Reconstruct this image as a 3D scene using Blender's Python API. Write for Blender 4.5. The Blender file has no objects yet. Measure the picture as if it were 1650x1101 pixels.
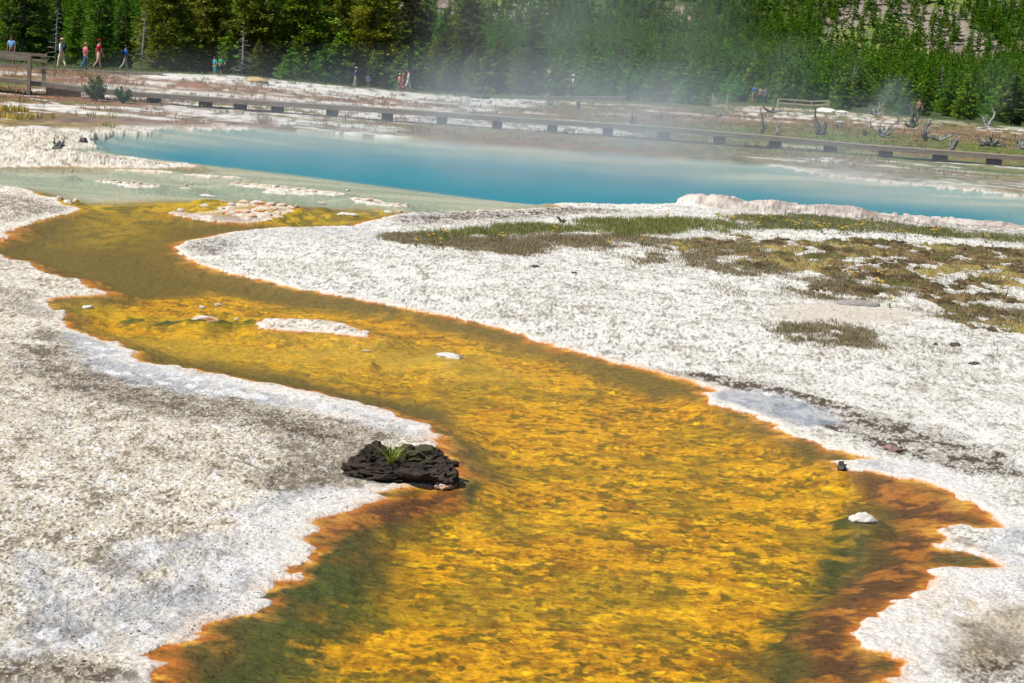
import bpy, bmesh, math, random
import numpy as np
from mathutils import Matrix, Vector
R = math.radians
sc = bpy.context.scene
col = sc.collection

# ---------------------------------------------------------------- camera
F_PX, CX, CY, CAM_H = 2750.0, 825.0, 550.5, 3.0
PITCH, ROLL = math.atan(449.4/F_PX), R(4.0)
cam_d = bpy.data.cameras.new('camera'); cam = bpy.data.objects.new('camera', cam_d); col.objects.link(cam)
cam_d.sensor_width = 36.0; cam_d.lens = 36.0*F_PX/1650.0
cam_d.clip_start = 0.1; cam_d.clip_end = 6000
CM = Matrix.Rotation(R(90)-PITCH, 3, 'X') @ Matrix.Rotation(ROLL, 3, 'Z')
cam.matrix_world = Matrix.Translation((0, 0, CAM_H)) @ CM.to_4x4()
cam_d.dof.use_dof = True; cam_d.dof.focus_distance = 24.0; cam_d.dof.aperture_fstop = 16.0
sc.camera = cam

# ---------------------------------------------------------------- world and sun
SUN_EL, SUN_AZ = R(57), R(-112)          # azimuth measured from +Y (view direction) clockwise
w = bpy.data.worlds.new('World'); sc.world = w; w.use_nodes = True
nt = w.node_tree; nt.nodes.clear()
sky = nt.nodes.new('ShaderNodeTexSky'); sky.sky_type = 'NISHITA'; sky.sun_disc = False
sky.sun_elevation = SUN_EL; sky.sun_rotation = SUN_AZ; sky.altitude = 2200; sky.dust_density = 1.5
bg = nt.nodes.new('ShaderNodeBackground'); bg.inputs['Strength'].default_value = 0.072
wo = nt.nodes.new('ShaderNodeOutputWorld')
nt.links.new(sky.outputs[0], bg.inputs[0]); nt.links.new(bg.outputs[0], wo.inputs[0])
sd = bpy.data.lights.new('sun', 'SUN'); sd.energy = 4.9; sd.angle = R(0.5); sd.color = (1.0, 0.955, 0.88)
sun = bpy.data.objects.new('sun', sd); col.objects.link(sun)
sdir = Vector((math.sin(SUN_AZ)*math.cos(SUN_EL), math.cos(SUN_AZ)*math.cos(SUN_EL), math.sin(SUN_EL)))
sun.rotation_euler = sdir.to_track_quat('Z', 'Y').to_euler(); sun.location = (-20, -10, 60)
vs = sc.view_settings
vs.view_transform = 'Standard'; vs.look = 'None'; vs.exposure = 0.36; vs.gamma = 1.0; vs.use_curve_mapping = False
cy = sc.cycles
cy.max_bounces = 8; cy.diffuse_bounces = 2; cy.glossy_bounces = 3; cy.transmission_bounces = 4
cy.transparent_max_bounces = 16; cy.volume_bounces = 0; cy.use_denoising = True
cy.volume_step_rate = 4.0; cy.volume_max_steps = 64; cy.caustics_reflective = False

# ---------------------------------------------------------------- pixel of the 1650x1101 photograph -> place in the world
Cn = np.array(CM)
def ray(x, y):
    x = np.asarray(x, float); y = np.asarray(y, float)
    v = np.stack([(x-CX)/F_PX, -(y-CY)/F_PX, -np.ones_like(x)], -1)
    return v @ Cn.T
def at_z(x, y, z=0.0):
    d = ray(x, y); t = (z-CAM_H)/d[..., 2]
    return d[..., 0]*t, d[..., 1]*t
def at_y(x, y, Y):
    d = ray(x, y); t = Y/d[..., 1]
    return d[..., 0]*t, CAM_H+d[..., 2]*t
def hor(x): return 100.0+(x-825)*math.tan(ROLL)
def proj(X, Y, Z):
    v = np.stack([np.asarray(X, float), np.asarray(Y, float), np.asarray(Z, float)-CAM_H], -1) @ Cn
    return CX+F_PX*v[..., 0]/-v[..., 2], CY-F_PX*v[..., 1]/-v[..., 2]

# ---------------------------------------------------------------- noise
def _h(ix, iy, seed):
    n = (ix.astype(np.int64)*374761393+iy.astype(np.int64)*668265263+seed*982451653) & 0x7fffffff
    n = ((n ^ (n >> 13))*1274126177) & 0x7fffffff
    return ((n ^ (n >> 16)) & 0xffff).astype(np.float32)/65535.0
def vn(x, y, seed=0):
    x = np.asarray(x, np.float64); y = np.asarray(y, np.float64)
    ix = np.floor(x); iy = np.floor(y); fx = (x-ix).astype(np.float32); fy = (y-iy).astype(np.float32)
    fx = fx*fx*(3-2*fx); fy = fy*fy*(3-2*fy)
    ix = ix.astype(np.int64); iy = iy.astype(np.int64)
    a = _h(ix, iy, seed); b = _h(ix+1, iy, seed); c = _h(ix, iy+1, seed); d = _h(ix+1, iy+1, seed)
    return (a*(1-fx)+b*fx)*(1-fy)+(c*(1-fx)+d*fx)*fy
def fbm(x, y, seed=0, octv=4, g=0.5):
    s = 0; a = 1; t = 0
    for k in range(octv):
        s = s+a*vn(x*2**k+17.3*k, y*2**k-9.1*k, seed+k*7); t += a; a *= g
    return s/t
def ss(a, b, x):
    t = np.clip((x-a)/(b-a), 0, 1); return t*t*(3-2*t)
def lerp(a, b, t): return a+(b-a)*t

# ---------------------------------------------------------------- labels
def tag(o, label=None, cat=None, group=None, kind=None):
    if label: o['label'] = label
    if cat: o['category'] = cat
    if group: o['group'] = group
    if kind: o['kind'] = kind
    return o
def empty(name, loc, rz=0):
    o = bpy.data.objects.new(name, None); o.location = loc; o.rotation_euler = (0, 0, rz); o.empty_display_size = .2
    col.objects.link(o); return o
def mesh_np(name, V, Fc, mats=(), parent=None, smooth=False, link=True):
    """V (n,3); Fc a list of equal sized index arrays (m,k)"""
    me = bpy.data.meshes.new(name)
    V = np.asarray(V, np.float32)
    if not isinstance(Fc, list): Fc = [Fc]
    Fc = [np.asarray(f, np.int32) for f in Fc if len(f)]
    me.vertices.add(len(V)); me.vertices.foreach_set('co', V.ravel())
    loops = np.concatenate([f.ravel() for f in Fc]); tot = np.concatenate([np.full(len(f), f.shape[1], np.int32) for f in Fc])
    st = np.concatenate([[0], np.cumsum(tot)[:-1]]).astype(np.int32)
    me.loops.add(len(loops)); me.loops.foreach_set('vertex_index', loops)
    me.polygons.add(len(tot)); me.polygons.foreach_set('loop_start', st); me.polygons.foreach_set('loop_total', tot)
    me.update(calc_edges=True)
    if smooth: me.polygons.foreach_set('use_smooth', np.ones(len(tot), bool))
    for m in mats: me.materials.append(m)
    if not link: return me
    o = bpy.data.objects.new(name, me); col.objects.link(o)
    if parent: o.parent = parent
    return o
def attr_col(me, name, C):
    a = me.attributes.new(name, 'FLOAT_COLOR', 'POINT')
    C = np.asarray(C, np.float32)
    if C.shape[1] == 3: C = np.concatenate([C, np.ones((len(C), 1), np.float32)], 1)
    a.data.foreach_set('color', C.ravel())
def attr_f(me, name, v):
    a = me.attributes.new(name, 'FLOAT', 'POINT'); a.data.foreach_set('value', np.asarray(v, np.float32).ravel())

# ---------------------------------------------------------------- node helper
class NT:
    def __init__(s, name):
        s.m = bpy.data.materials.new(name); s.m.use_nodes = True; s.t = s.m.node_tree; s.t.nodes.clear()
        s.out = s.t.nodes.new('ShaderNodeOutputMaterial')
    def n(s, typ, **kw):
        nd = s.t.nodes.new(typ)
        for k, v in kw.items():
            if k in nd.inputs: s.set(nd.inputs[k], v)
            else: setattr(nd, k, v)
        return nd
    def set(s, inp, v):
        if isinstance(v, bpy.types.NodeSocket): s.t.links.new(v, inp)
        elif isinstance(v, (tuple, list)) and inp.type == 'RGBA' and len(v) == 3: inp.default_value = (*v, 1)
        else: inp.default_value = v
    def math(s, op, a, b=None, c=None, clamp=False):
        nd = s.t.nodes.new('ShaderNodeMath'); nd.operation = op; nd.use_clamp = clamp
        for i, v in enumerate((a, b, c)):
            if v is not None: s.set(nd.inputs[i], v)
        return nd.outputs[0]
    def mix(s, f, a, b, mode='MIX'):
        nd = s.t.nodes.new('ShaderNodeMix'); nd.data_type = 'RGBA'; nd.blend_type = mode
        s.set(nd.inputs[0], f); s.set(nd.inputs[6], a); s.set(nd.inputs[7], b); return nd.outputs[2]
    def noise(s, vec, scale, detail=3, rough=.5, out=0):
        nd = s.n('ShaderNodeTexNoise'); s.set(nd.inputs['Vector'], vec)
        nd.inputs['Scale'].default_value = scale; nd.inputs['Detail'].default_value = detail; nd.inputs['Roughness'].default_value = rough
        return nd.outputs[out]
    def ramp(s, f, stops):
        nd = s.n('ShaderNodeValToRGB'); s.set(nd.inputs[0], f); e = nd.color_ramp.elements
        while len(e) < len(stops): e.new(.5)
        for k, (p, c) in enumerate(stops):
            e[k].position = p; e[k].color = (*c, 1) if isinstance(c, (tuple, list)) else (c, c, c, 1)
        return nd.outputs[0]
    def attr(s, name, out='Color'):
        nd = s.n('ShaderNodeAttribute'); nd.attribute_name = name; return nd.outputs[out]
    def mapping(s, vec, scale=(1, 1, 1), rot=(0, 0, 0), loc=(0, 0, 0)):
        nd = s.n('ShaderNodeMapping'); s.set(nd.inputs['Vector'], vec); nd.inputs['Scale'].default_value = scale
        nd.inputs['Rotation'].default_value = rot; nd.inputs['Location'].default_value = loc; return nd.outputs[0]
    def coord(s, out='Object'): return s.n('ShaderNodeTexCoord').outputs[out]
    def bsdf(s, color, rough=.8, normal=None, spec=.5, **kw):
        b = s.n('ShaderNodeBsdfPrincipled'); s.set(b.inputs['Base Color'], color); s.set(b.inputs['Roughness'], rough)
        b.inputs['Specular IOR Level'].default_value = spec
        if normal is not None: s.set(b.inputs['Normal'], normal)
        return b.outputs[0]
    def bump(s, h, strength=.5, dist=.02, normal=None):
        b = s.n('ShaderNodeBump'); s.set(b.inputs['Height'], h); b.inputs['Strength'].default_value = strength
        b.inputs['Distance'].default_value = dist
        if normal is not None: s.set(b.inputs['Normal'], normal)
        return b.outputs[0]
    def end(s, sh): s.t.links.new(sh, s.out.inputs['Surface']); return s.m
def simple_mat(name, c, rough=.7, var=.25, scale=20, bump=0.0, dist=.01, spec=.4, c2=None):
    t = NT(name); v = t.coord(); n = t.noise(v, scale, 4, .6)
    c2 = c2 or tuple(x*(1-var*1.6) for x in c)
    f = t.ramp(n, [(.35, 0.0), (.65, 1.0)])
    cc = t.mix(f, c2, c)
    return t.end(t.bsdf(cc, rough, t.bump(n, bump, dist) if bump else None, spec))

# ---------------------------------------------------------------- outlines read off the photograph (water level)
LAND_NEAR = [(120,1300),(200,1180),(245,1110),(250,1085),(268,1070),(250,1066),(218,1058),(240,1050),(290,1038),(315,1030),(338,1016),(336,1004),(345,997),(396,990),(410,990),(423,993),(418,984),(440,975),(432,968),(418,966),(440,945),(455,937),(482,934),(478,927),(465,922),(465,914),(480,908),(494,904),(488,898),(494,892),(505,884),(497,878),(489,871),(491,862),(510,857),(508,847),(512,840),(535,834),(552,830),(563,822),(573,817),(578,809),(600,806),(624,802),(608,794),(639,787),(664,785),(710,786),(733,783),(738,766),(728,749),(705,730),(692,723),(700,721),(713,718),(700,714),(698,710),(708,706),(719,701),(700,698),(690,695),(698,690),(700,686),(684,681),(670,677),(655,675),(639,672),(619,662),(604,659),(588,654),(575,649),(563,646),(530,638),(499,630),(480,628),(461,625),(435,619),(410,616),(370,607),(331,600),(305,594),(280,588),(250,586),(224,582),(213,577),(221,572),(212,566),(201,562),(188,558),(195,555),(186,551),(165,549),(155,543),(145,538),(128,534),(109,527),(112,521),(102,514),(112,507),(102,502),(88,500),(76,496),(74,487),(87,481),(112,478),(143,477),(176,474),(177,470),(160,466),(145,464),(144,459),(136,455),(127,450),(112,448),(97,444),(80,440),(64,434),(46,425),(20,418),(0,411),(-50,403),(-120,396),(-900,370),(-2500,700),(-2500,1400)]
LAND_WEDGE = [(-900,330),(-200,395),(-40,400),(0,388),(13,381),(10,376),(25,368),(38,363),(51,358),(62,354),(71,353),(90,348),(109,345),(120,342),(127,339),(122,334),(104,332),(97,328),(92,322),(89,318),(78,319),(64,317),(58,313),(51,309),(38,305),(25,302),(0,299),(-60,297),(-900,290)]
LAND_RIGHT = [(1600,1400),(1480,1180),(1445,1110),(1433,1100),(1431,1092),(1445,1085),(1451,1068),(1433,1055),(1404,1050),(1387,1043),(1375,1036),(1370,1020),(1393,1013),(1399,998),(1416,995),(1412,986),(1433,982),(1454,973),(1441,969),(1471,966),(1460,960),(1489,951),(1500,943),(1509,934),(1493,919),(1512,915),(1532,912),(1570,912),(1605,911),(1579,899),(1550,888),(1518,882),(1524,870),(1518,858),(1524,848),(1550,845),(1573,852),(1614,850),(1596,829),(1564,809),(1545,800),(1521,789),(1484,777),(1446,767),(1415,763),(1383,758),(1367,757),(1344,752),(1350,746),(1367,744),(1395,738),(1375,732),(1357,727),(1339,724),(1330,717),(1319,713),(1295,708),(1271,704),(1260,694),(1245,681),(1230,673),(1215,667),(1202,662),(1185,659),(1169,656),(1155,653),(1143,651),(1147,647),(1143,642),(1125,632),(1148,630),(1125,620),(1100,613),(1074,607),(1055,601),(1036,595),(1012,590),(993,586),(970,579),(947,572),(928,568),(909,563),(890,557),(871,551),(855,545),(840,540),(827,537),(810,532),(792,527),(765,520),(741,514),(700,506),(664,499),(640,495),(614,490),(590,486),(563,480),(535,476),(512,471),(485,467),(461,461),(435,455),(410,450),(382,444),(350,434),(318,424),(300,415),(290,409),(280,398),(293,391),(310,386),(331,383),(350,379),(369,375),(389,372),(420,369),(451,366),(500,365),(563,364),(583,360),(608,354),(622,350),(639,346),(650,344),(664,343),(700,342),(741,341),(780,339),(820,338),(858,336),(880,335),(904,334),(896,330),(889,327),(922,327),(960,328),(998,329),(1035,329),(1070,329),(1100,327),(1150,331),(1240,336),(1340,344),(1440,352),(1530,358),(1600,362),(1700,372),(2400,430),(3400,700),(3400,1400)]
LAND_FARLEFT = [(-900,215),(-900,300),(-100,278),(0,269),(50,269),(102,268),(160,270),(230,271),(318,269),(303,263),(270,261),(250,259),(224,254),(190,251),(153,246),(120,243),(99,240),(130,238),(158,237),(150,232),(150,225),(146,219),(150,214),(60,212),(-40,208)]
FAR_SHORE = [(-900,170),(-40,208),(60,213),(150,214),(280,208),(400,207),(520,211),(640,221),(760,228),(830,234),(960,241),(1090,252),(1230,267),(1330,282),(1440,294),(1550,305),(1650,316),(1800,330),(2600,380),(2600,60),(-900,-40)]
ISLES = [
 [(264,343),(285,342),(310,344),(345,342),(362,334),(385,327),(410,325),(440,326),(462,331),(474,339),(460,345),(448,351),(425,358),(400,360),(350,358),(315,354),(288,349)],
 [(414,520),(430,514),(470,514),(520,515),(548,519),(572,528),(602,539),(596,544),(560,540),(500,535),(450,532),(418,530)],
 [(158,292),(175,290),(200,293),(228,296),(255,298),(262,301),(235,303),(205,301),(180,297)],
 [(172,272),(280,276),(275,279),(200,275)], [(298,281),(330,281),(392,285),(388,287),(330,285)],
 [(365,296),(420,296),(480,302),(530,309),(560,312),(540,315),(500,314),(440,313),(420,310),(440,306),(390,301)],
 [(560,318),(600,320),(620,326),(640,328),(668,331),(640,333),(600,330),(570,326)],
 [(286,302),(318,303),(305,305),(290,304)],
]
def W(poly): 
    a = np.array(poly, float); X, Y = at_z(a[:, 0], np.maximum(a[:, 1], hor(a[:, 0])+12)); return np.stack([X, Y], 1)
def sdf(P, X, Y):
    """signed distance, positive inside"""
    X = X.ravel(); Y = Y.ravel(); d2 = np.full(X.shape, 1e18); ins = np.zeros(X.shape, bool)
    A = P; B = np.roll(P, -1, 0)
    for (ax, ay), (bx, by) in zip(A, B):
        ex, ey = bx-ax, by-ay; L = ex*ex+ey*ey+1e-12
        t = np.clip(((X-ax)*ex+(Y-ay)*ey)/L, 0, 1)
        dx = X-ax-t*ex; dy = Y-ay-t*ey
        d2 = np.minimum(d2, dx*dx+dy*dy)
        c = ((ay > Y) != (by > Y))
        if c.any():
            xi = ax+(Y-ay)*ex/(ey if abs(ey) > 1e-12 else 1e-12)
            ins ^= c & (X < xi)
    d = np.sqrt(d2); return np.where(ins, d, -d)

# ---------------------------------------------------------------- ground grid (rows evenly spaced in 1/distance so that every row shows equally large)
un = np.linspace(-.345, .345, 1180)
us = np.concatenate([np.tan(np.linspace(R(-62), math.atan(-.472), 30)), np.linspace(-.47, -.346, 90), un, np.linspace(.346, .56, 160), np.tan(np.linspace(math.atan(.562), R(62), 30))])
vr = np.concatenate([np.linspace(1/3.5, 1/7.6, 40, endpoint=False), np.linspace(1/7.6, 1/165, 800), ])
ys = np.concatenate([1/vr, np.linspace(166.5, 262, 40)])
NR, NC = len(ys), len(us)
GY = np.repeat(ys[:, None], NC, 1); GX = GY*us[None, :]
near = GY < 64
def coarse_field(fn, k=3):
    """evaluate a smooth field on every k-th row/column and interpolate"""
    ri = np.unique(np.append(np.arange(0, NR, k), NR-1)); ci = np.unique(np.append(np.arange(0, NC, k), NC-1))
    f = fn(GX[np.ix_(ri, ci)], GY[np.ix_(ri, ci)])
    f = f.reshape(len(ri), len(ci))
    r = np.arange(NR); c = np.arange(NC)
    f = np.stack([np.interp(r, ri, f[:, j]) for j in range(f.shape[1])], 1)
    return np.stack([np.interp(c, ci, f[i]) for i in range(f.shape[0])], 0)
polys = [W(LAND_NEAR), W(LAND_WEDGE), W(LAND_RIGHT), W(LAND_FARLEFT)]+[W(p) for p in ISLES]
isl_i = 4
far_poly = W(FAR_SHORE)
far_poly[far_poly[:, 1] > 150] *= 3
jx = (fbm(GX*1.9, GY*1.0, 5, 3)-.5); jy = (fbm(GX*1.9+40, GY*1.0, 9, 3)-.5)
fine_j = 0.05+0.012*np.clip(GY-15, 0, 60)/10
JX = GX+jx*fine_j; JY = GY+jy*fine_j*2.2
def land_sdf(ps, thr):
    c = coarse_field(lambda X, Y: np.max([sdf(p, X, Y) for p in ps], 0))
    m = (np.abs(c) < thr+GY*0.02) & near
    c = c.copy(); c[m] = np.max([sdf(p, JX[m], JY[m]) for p in ps], 0)
    return c
S_main = land_sdf(polys[:isl_i], .35)
S_isl = land_sdf(polys[isl_i:], .3)
S_farland = coarse_field(lambda X, Y: sdf(far_poly, X, Y))+(fbm(GX*.35, GY*.35, 31, 4)-.5)*3.0
S_land = np.maximum(np.maximum(S_main, S_isl), np.where(GY > 40, S_farland, -9))
scal = fbm(GX*9, GY*6, 3, 3, .5)-.5; rdg = np.abs(vn(GX*5.5+jx*2, GY*4.0, 88)-.5)
lowf = ss(.35, .62, fbm(GX*.8, GY*.6, 91, 3)); S = S_land+(scal*(.03+.13*lowf)+(rdg-.22)*(.03+.09*(1-lowf)))*np.where(GY < 60, 1, 0)*(1+.02*GY)
far = ss(0, 2.0, S_farland)*(GY > 40)

def mask(poly, blur, jit=0.0):
    P = W(poly)
    return ss(-blur, blur, coarse_field(lambda X, Y: sdf(P, X, Y))+jit*(NZ-.5))
NZ = fbm(GX*1.3, GY*1.3, 77, 5, .6)

# ---------------------------------------------------------------- ground height
RIM = np.stack(at_z(*np.array([(1085,328),(1110,329),(1140,331),(1200,334),(1294,341),(1380,348),(1480,355),(1580,362),(1700,374),(1900,398)], float).T, 0.0), 1)
def dline(P, X, Y):
    best = np.full(X.shape, 1e9); tt = np.zeros(X.shape)
    for i in range(len(P)-1):
        ax, ay = P[i]; ex, ey = P[i+1]-P[i]; L = ex*ex+ey*ey
        t = np.clip(((X-ax)*ex+(Y-ay)*ey)/L, 0, 1); d = np.hypot(X-ax-t*ex, Y-ay-t*ey)
        m = d < best; best[m] = d[m]; tt[m] = (i+t)[m]/(len(P)-1)
    return best, tt
rd, rt = dline(RIM, GX, GY)
rim_h = np.interp(rt, [0, .04, .1, .3, .5, .7, .85, 1], [.02, .12, .24, .22, .20, .12, .08, .05])*np.exp(-(np.clip(rd-.25, 0, 9)/.8)**2)
rim_h *= (.35+1.25*fbm(GX*1.7, GY*1.5, 90, 5, .66))
def z_far(X, Y):
    u = np.clip(X/Y, -.45, .45)
    xp = 825+u*F_PX
    z75 = np.interp(xp, [0, 300, 600, 1000, 1300, 1650], [.16, .12, .08, .06, .03, -.02])
    yr = np.interp(xp, [100, 350, 600, 1000, 1200, 1650], [100, 110, 120, 130, 146, 150])
    zr = np.interp(xp, [0, 100, 350, 600, 760, 1000, 1200, 1300, 1480, 1650], [.72, .72, .88, .38, .26, .62, .72, .72, .55, .42])
    zb = np.interp(xp, [0, 100, 350, 600, 760, 1000, 1200, 1480, 1650], [.45, .45, -.1, -.3, .0, .5, .62, .45, .35])
    t = ss(78, yr, Y)
    return np.where(Y < 75, lerp(.05, z75, ss(50, 75, Y)), lerp(lerp(z75, zr, t), zb, ss(yr+4, yr+34, Y)))
SLAB = mask([(1235,515),(1270,502),(1340,498),(1420,501),(1465,512),(1450,526),(1380,531),(1290,528)], .25, .5)
SMOOTH = np.max([mask(p_, .15, .4) for p_ in ([(100,520),(150,548),(215,575),(300,602),(420,622),(560,650),(690,690),(700,716),(640,700),(540,676),(400,652),(280,632),(170,612),(120,570)], [(1110,612),(1150,626),(1250,634),(1330,664),(1350,684),(1290,690),(1240,676),(1190,652),(1150,645)], [(1380,742),(1470,745),(1560,780),(1650,860),(1600,850),(1500,780),(1400,760)], [(400,850),(500,800),(620,790),(560,830),(500,870),(430,960),(300,1050),(250,1100),(200,1090),(330,960)])], 0)
lump = fbm(GX*4, GY*3, 12, 4, .55); fine = fbm(GX*22, GY*16, 21, 3, .6)
big = fbm(GX*.5, GY*.5, 55, 3)
hl = ss(0, .04, S)*(.006+.014*lump)+.07*ss(0, 3, S)*(.5+big)+(fine-.5)*.014*ss(.01, .12, S)+(lump-.5)*.03*ss(0, .5, S)
farleft = ss(-.1, .9, coarse_field(lambda X, Y: sdf(polys[3], X, Y)))
hl = hl*(1-.6*ss(38, 46, GY))+farleft*(.05+.16*ss(.3, .7, fbm(GX*.9, GY*.6, 94, 4, .6)))*ss(0, 1.6, S)
hl = np.maximum(hl, np.where(S > 0, rim_h, 0))
hw = -(.006+.088*ss(0, .6, -S))+(fine-.5)*.018*ss(.02, .2, -S)+(lump-.5)*.03*ss(.05, .4, -S)
nearw = 1-ss(12, 19, GY); inner = 1-ss(.42, .56, np.abs(GX/GY)); inner = np.maximum(inner, 0)
grit = lerp(vn(GX*80, GY*15, 71)*.65+vn(GX*38, GY*8, 72)*.35, vn(GX*75, GY*48, 74)*.5+vn(GX*38, GY*26, 75)*.5, nearw)-.5
hl = hl+inner*(1-.85*ss(32, 40, GY))*grit*lerp(.016, .015, nearw)*(1-.8*SLAB)*ss(.03, .25, S)*(.45+.75*ss(.40, .62, fbm(GX*1.2, GY*1.2, 73, 4)))*(1-.75*SMOOTH)
zn = np.where(S > 0, hl, hw)
zf = z_far(GX, GY)+(fbm(GX*.6, GY*.6, 41, 4)-.5)*.12+(fbm(GX*3, GY*3, 43, 3)-.5)*.04
GZ = np.where(far > 0, lerp(zn, np.maximum(zf, .02), far), zn)
GZ = np.where((GY > 62), zf, GZ)
MOUND = [(1393,842,30),(140,496,14),(331,523,26),(325,506,8),(350,503,8),(380,513,7),(589,535,9),(722,577,27),(590,579,10),(559,346,19),(625,342,9),(644,341,7),(518,334,8),(95,321,8),(108,326,9),(121,326,8),(334,323,14),(329,331,10),(290,339,9),(731,779,30),(1350,751,14)]+[(x_, y_, 8) for x_, y_ in [(163,293),(171,292),(180,292),(192,295),(205,296),(214,295),(224,297),(236,298),(248,299),(258,299),(300,302),(308,303),(102,284),(115,283),(380,297),(395,298),(480,306),(505,309),(540,312),(560,313),(575,322),(594,323),(612,325),(640,330),(655,331)]]
for mx0, my0, mw in MOUND:
    a_, b_ = at_z(mx0, my0, 0.0); rr_ = mw*float(b_)/F_PX
    dd = np.hypot(GX-float(a_), (GY-float(b_)-rr_*.35)*.75)/rr_
    GZ = np.maximum(GZ, np.where(dd < 3.2, -.012-.09*ss(.75, 3.0, dd), -9))
DEEP = [(150,216),(400,217),(600,224),(830,243),(1100,266),(1230,284),(1500,310),(1700,331),(1700,380),(1340,350),(1150,338),(1100,330),(1000,323),(900,316),(780,304),(620,284),(480,266),(350,252),(240,240),(165,230)]
deep = mask(DEEP, 2.8)*(GY < 64)
GZ = GZ-deep*.35*(S < 0)

# ---------------------------------------------------------------- ground colour (what each patch is made of, plus painted shade and highlights)
def C(*c): return np.array(c, np.float32)[None, None, :]
def mixc(a, b, t): return a+(b-a)*t[..., None]
def ell(x, y, rx, ry, blur=.35, ang=0):
    """soft elliptic patch given by its outline in the photograph"""
    th = np.linspace(0, 2*np.pi, 22)[:-1]; ca, sa = math.cos(R(ang)), math.sin(R(ang))
    px = x+rx*np.cos(th)*ca-ry*np.sin(th)*sa; py = y+rx*np.cos(th)*sa+ry*np.sin(th)*ca
    return [(a, b) for a, b in zip(px, py)]
damp_far = 1-.75*ss(30, 44, GY)
n_s = fbm(GX*28, GY*14, 101, 3, .7); n_m = fbm(GX*7, GY*5, 102, 4, .65); n_l = fbm(GX*1.1, GY*1.1, 103, 4)
right = (GX > 0.0) | (GY > 24)
right = ss(-.3, .3, coarse_field(lambda X, Y: sdf(polys[2], X, Y)))
base = mixc(C(.72, .65, .52), C(.74, .725, .665), right)
base = mixc(base, base*C(.70, .68, .62), ss(.42, .66, n_l)*lerp(.55, .5, right))
speck = ss(.52, .66, n_s*.55+n_m*.45+.03*(n_l-.5))
base = mixc(base, C(.20, .145, .085), speck*lerp(.80, .62, right))
base = mixc(base, C(.83, .82, .78), ss(.60, .70, fbm(GX*16, GY*9, 108, 3, .6))*.75)
gsp = lerp(vn(GX*48, GY*10, 171), vn(GX*60, GY*36, 172), nearw)*.65+n_m*.35+SMOOTH*-.06
base = mixc(base, C(.20, .165, .12), ss(.60, .72, gsp)*lerp(.85, .7, right))
base = mixc(base, C(.90, .89, .85), ss(.42, .30, gsp)*.6)
# brown-black stains
STAIN = [([(20,560),(110,560),(200,600),(300,632),(420,655),(560,680),(640,700),(620,716),(500,706),(380,690),(240,672),(120,650),(40,610)], .30, .9),
 ([(430,700),(560,690),(600,730),(640,800),(560,812),(430,790),(470,745)], .15, .8),
 ([(0,470),(50,470),(100,490),(110,520),(60,516),(0,500)], .2, .6), ([(60,530),(150,545),(160,556),(100,560),(40,548)], .12, .8),
 ([(0,315),(80,325),(100,345),(40,355),(0,352)], .7, .8), (ell(290,960,45,20), .08, .9), (ell(200,920,60,22), .12, .7), (ell(90,1020,70,20), .1, .8),
 ([(0,1060),(110,1066),(200,1085),(230,1110),(0,1130)], .08, .95), (ell(350,900,30,10), .06, .6),
 ([(1000,590),(1120,602),(1230,620),(1330,650),(1420,680),(1500,700),(1620,740),(1650,775),(1560,765),(1420,730),(1330,690),(1240,645),(1120,615),(1000,596)], .16, 1.0),
 ([(308,392),(345,384),(372,388),(362,402),(340,412),(320,408)], .5, .85), ([(630,350),(700,343),(830,340),(990,336),(1000,344),(900,352),(760,360),(650,362)], .8, 1.0),
 (ell(1560,1050,80,40), .12, .75), (ell(1470,1085,30,12), .05, .6), (ell(1640,950,40,20), .1, .7), (ell(1600,1090,60,20), .08, .9), (ell(1610,915,40,16), .08, .6), (ell(470,775,60,20), .1, .5), (ell(1270,330,120,5), .6, .3)]
for poly, b, a in STAIN:
    m = mask(poly, b, b*1.6)
    k = ss(.44, .54, n_m*.35+n_s*.3+gsp*.35-.10*m+.085)
    base = mixc(base, C(.095, .068, .042), np.clip(ss(.1, .5, m)*a*(.12+.88*(1-k)), 0, 1))
# damp blue-grey and white sinter crusts
WET = [([(100,520),(150,548),(215,575),(300,602),(420,622),(560,650),(690,690),(700,716),(640,700),(540,676),(400,652),(280,632),(170,612),(120,570)], .16, .95),
 ([(1110,612),(1150,626),(1250,634),(1330,664),(1350,684),(1290,690),(1240,676),(1190,652),(1150,645)], .10, 1.0),
 ([(0,900),(120,900),(300,870),(400,850),(500,850),(470,920),(400,985),(300,1030),(150,1050),(0,1060)], .14, .75),
 ([(350,830),(480,790),(620,790),(560,830),(510,850),(400,860)], .10, .7),
 ([(1380,742),(1470,745),(1560,780),(1650,860),(1650,960),(1560,900),(1600,850),(1500,780),(1400,760)], .10, .75),
 ([(400,368),(620,358),(640,385),(520,392),(400,378)], .9, .45), ([(1560,920),(1650,900),(1650,1060),(1560,1030)], .15, .5)]
for poly, b, a in WET:
    m = mask(poly, b, b*3.5)*a*ss(.28, .55, fbm(GX*2.2, GY*1.3, 133, 4, .6)+.10)
    base = mixc(base, C(.45, .465, .50), m*(.55+.4*ss(.45, .55, n_m)))
    base = mixc(base, C(.78, .77, .78), m*ss(.5, .62, fbm(GX*9, GY*5, 131, 4, .6)))
base = mixc(base, base*C(.72, .60, .42), mask(ell(1560, 1020, 110, 55), .25, .8)*.8)
wz = mask([(1150,632),(1170,632),(1250,640),(1325,666),(1345,686),(1290,690),(1240,676),(1190,655),(1155,645)], .07, .12)
base = mixc(base, mixc(C(.27, .30, .35)+0*base, C(.46, .47, .48), ss(.4, .62, n_m)), wz*.9)
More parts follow.
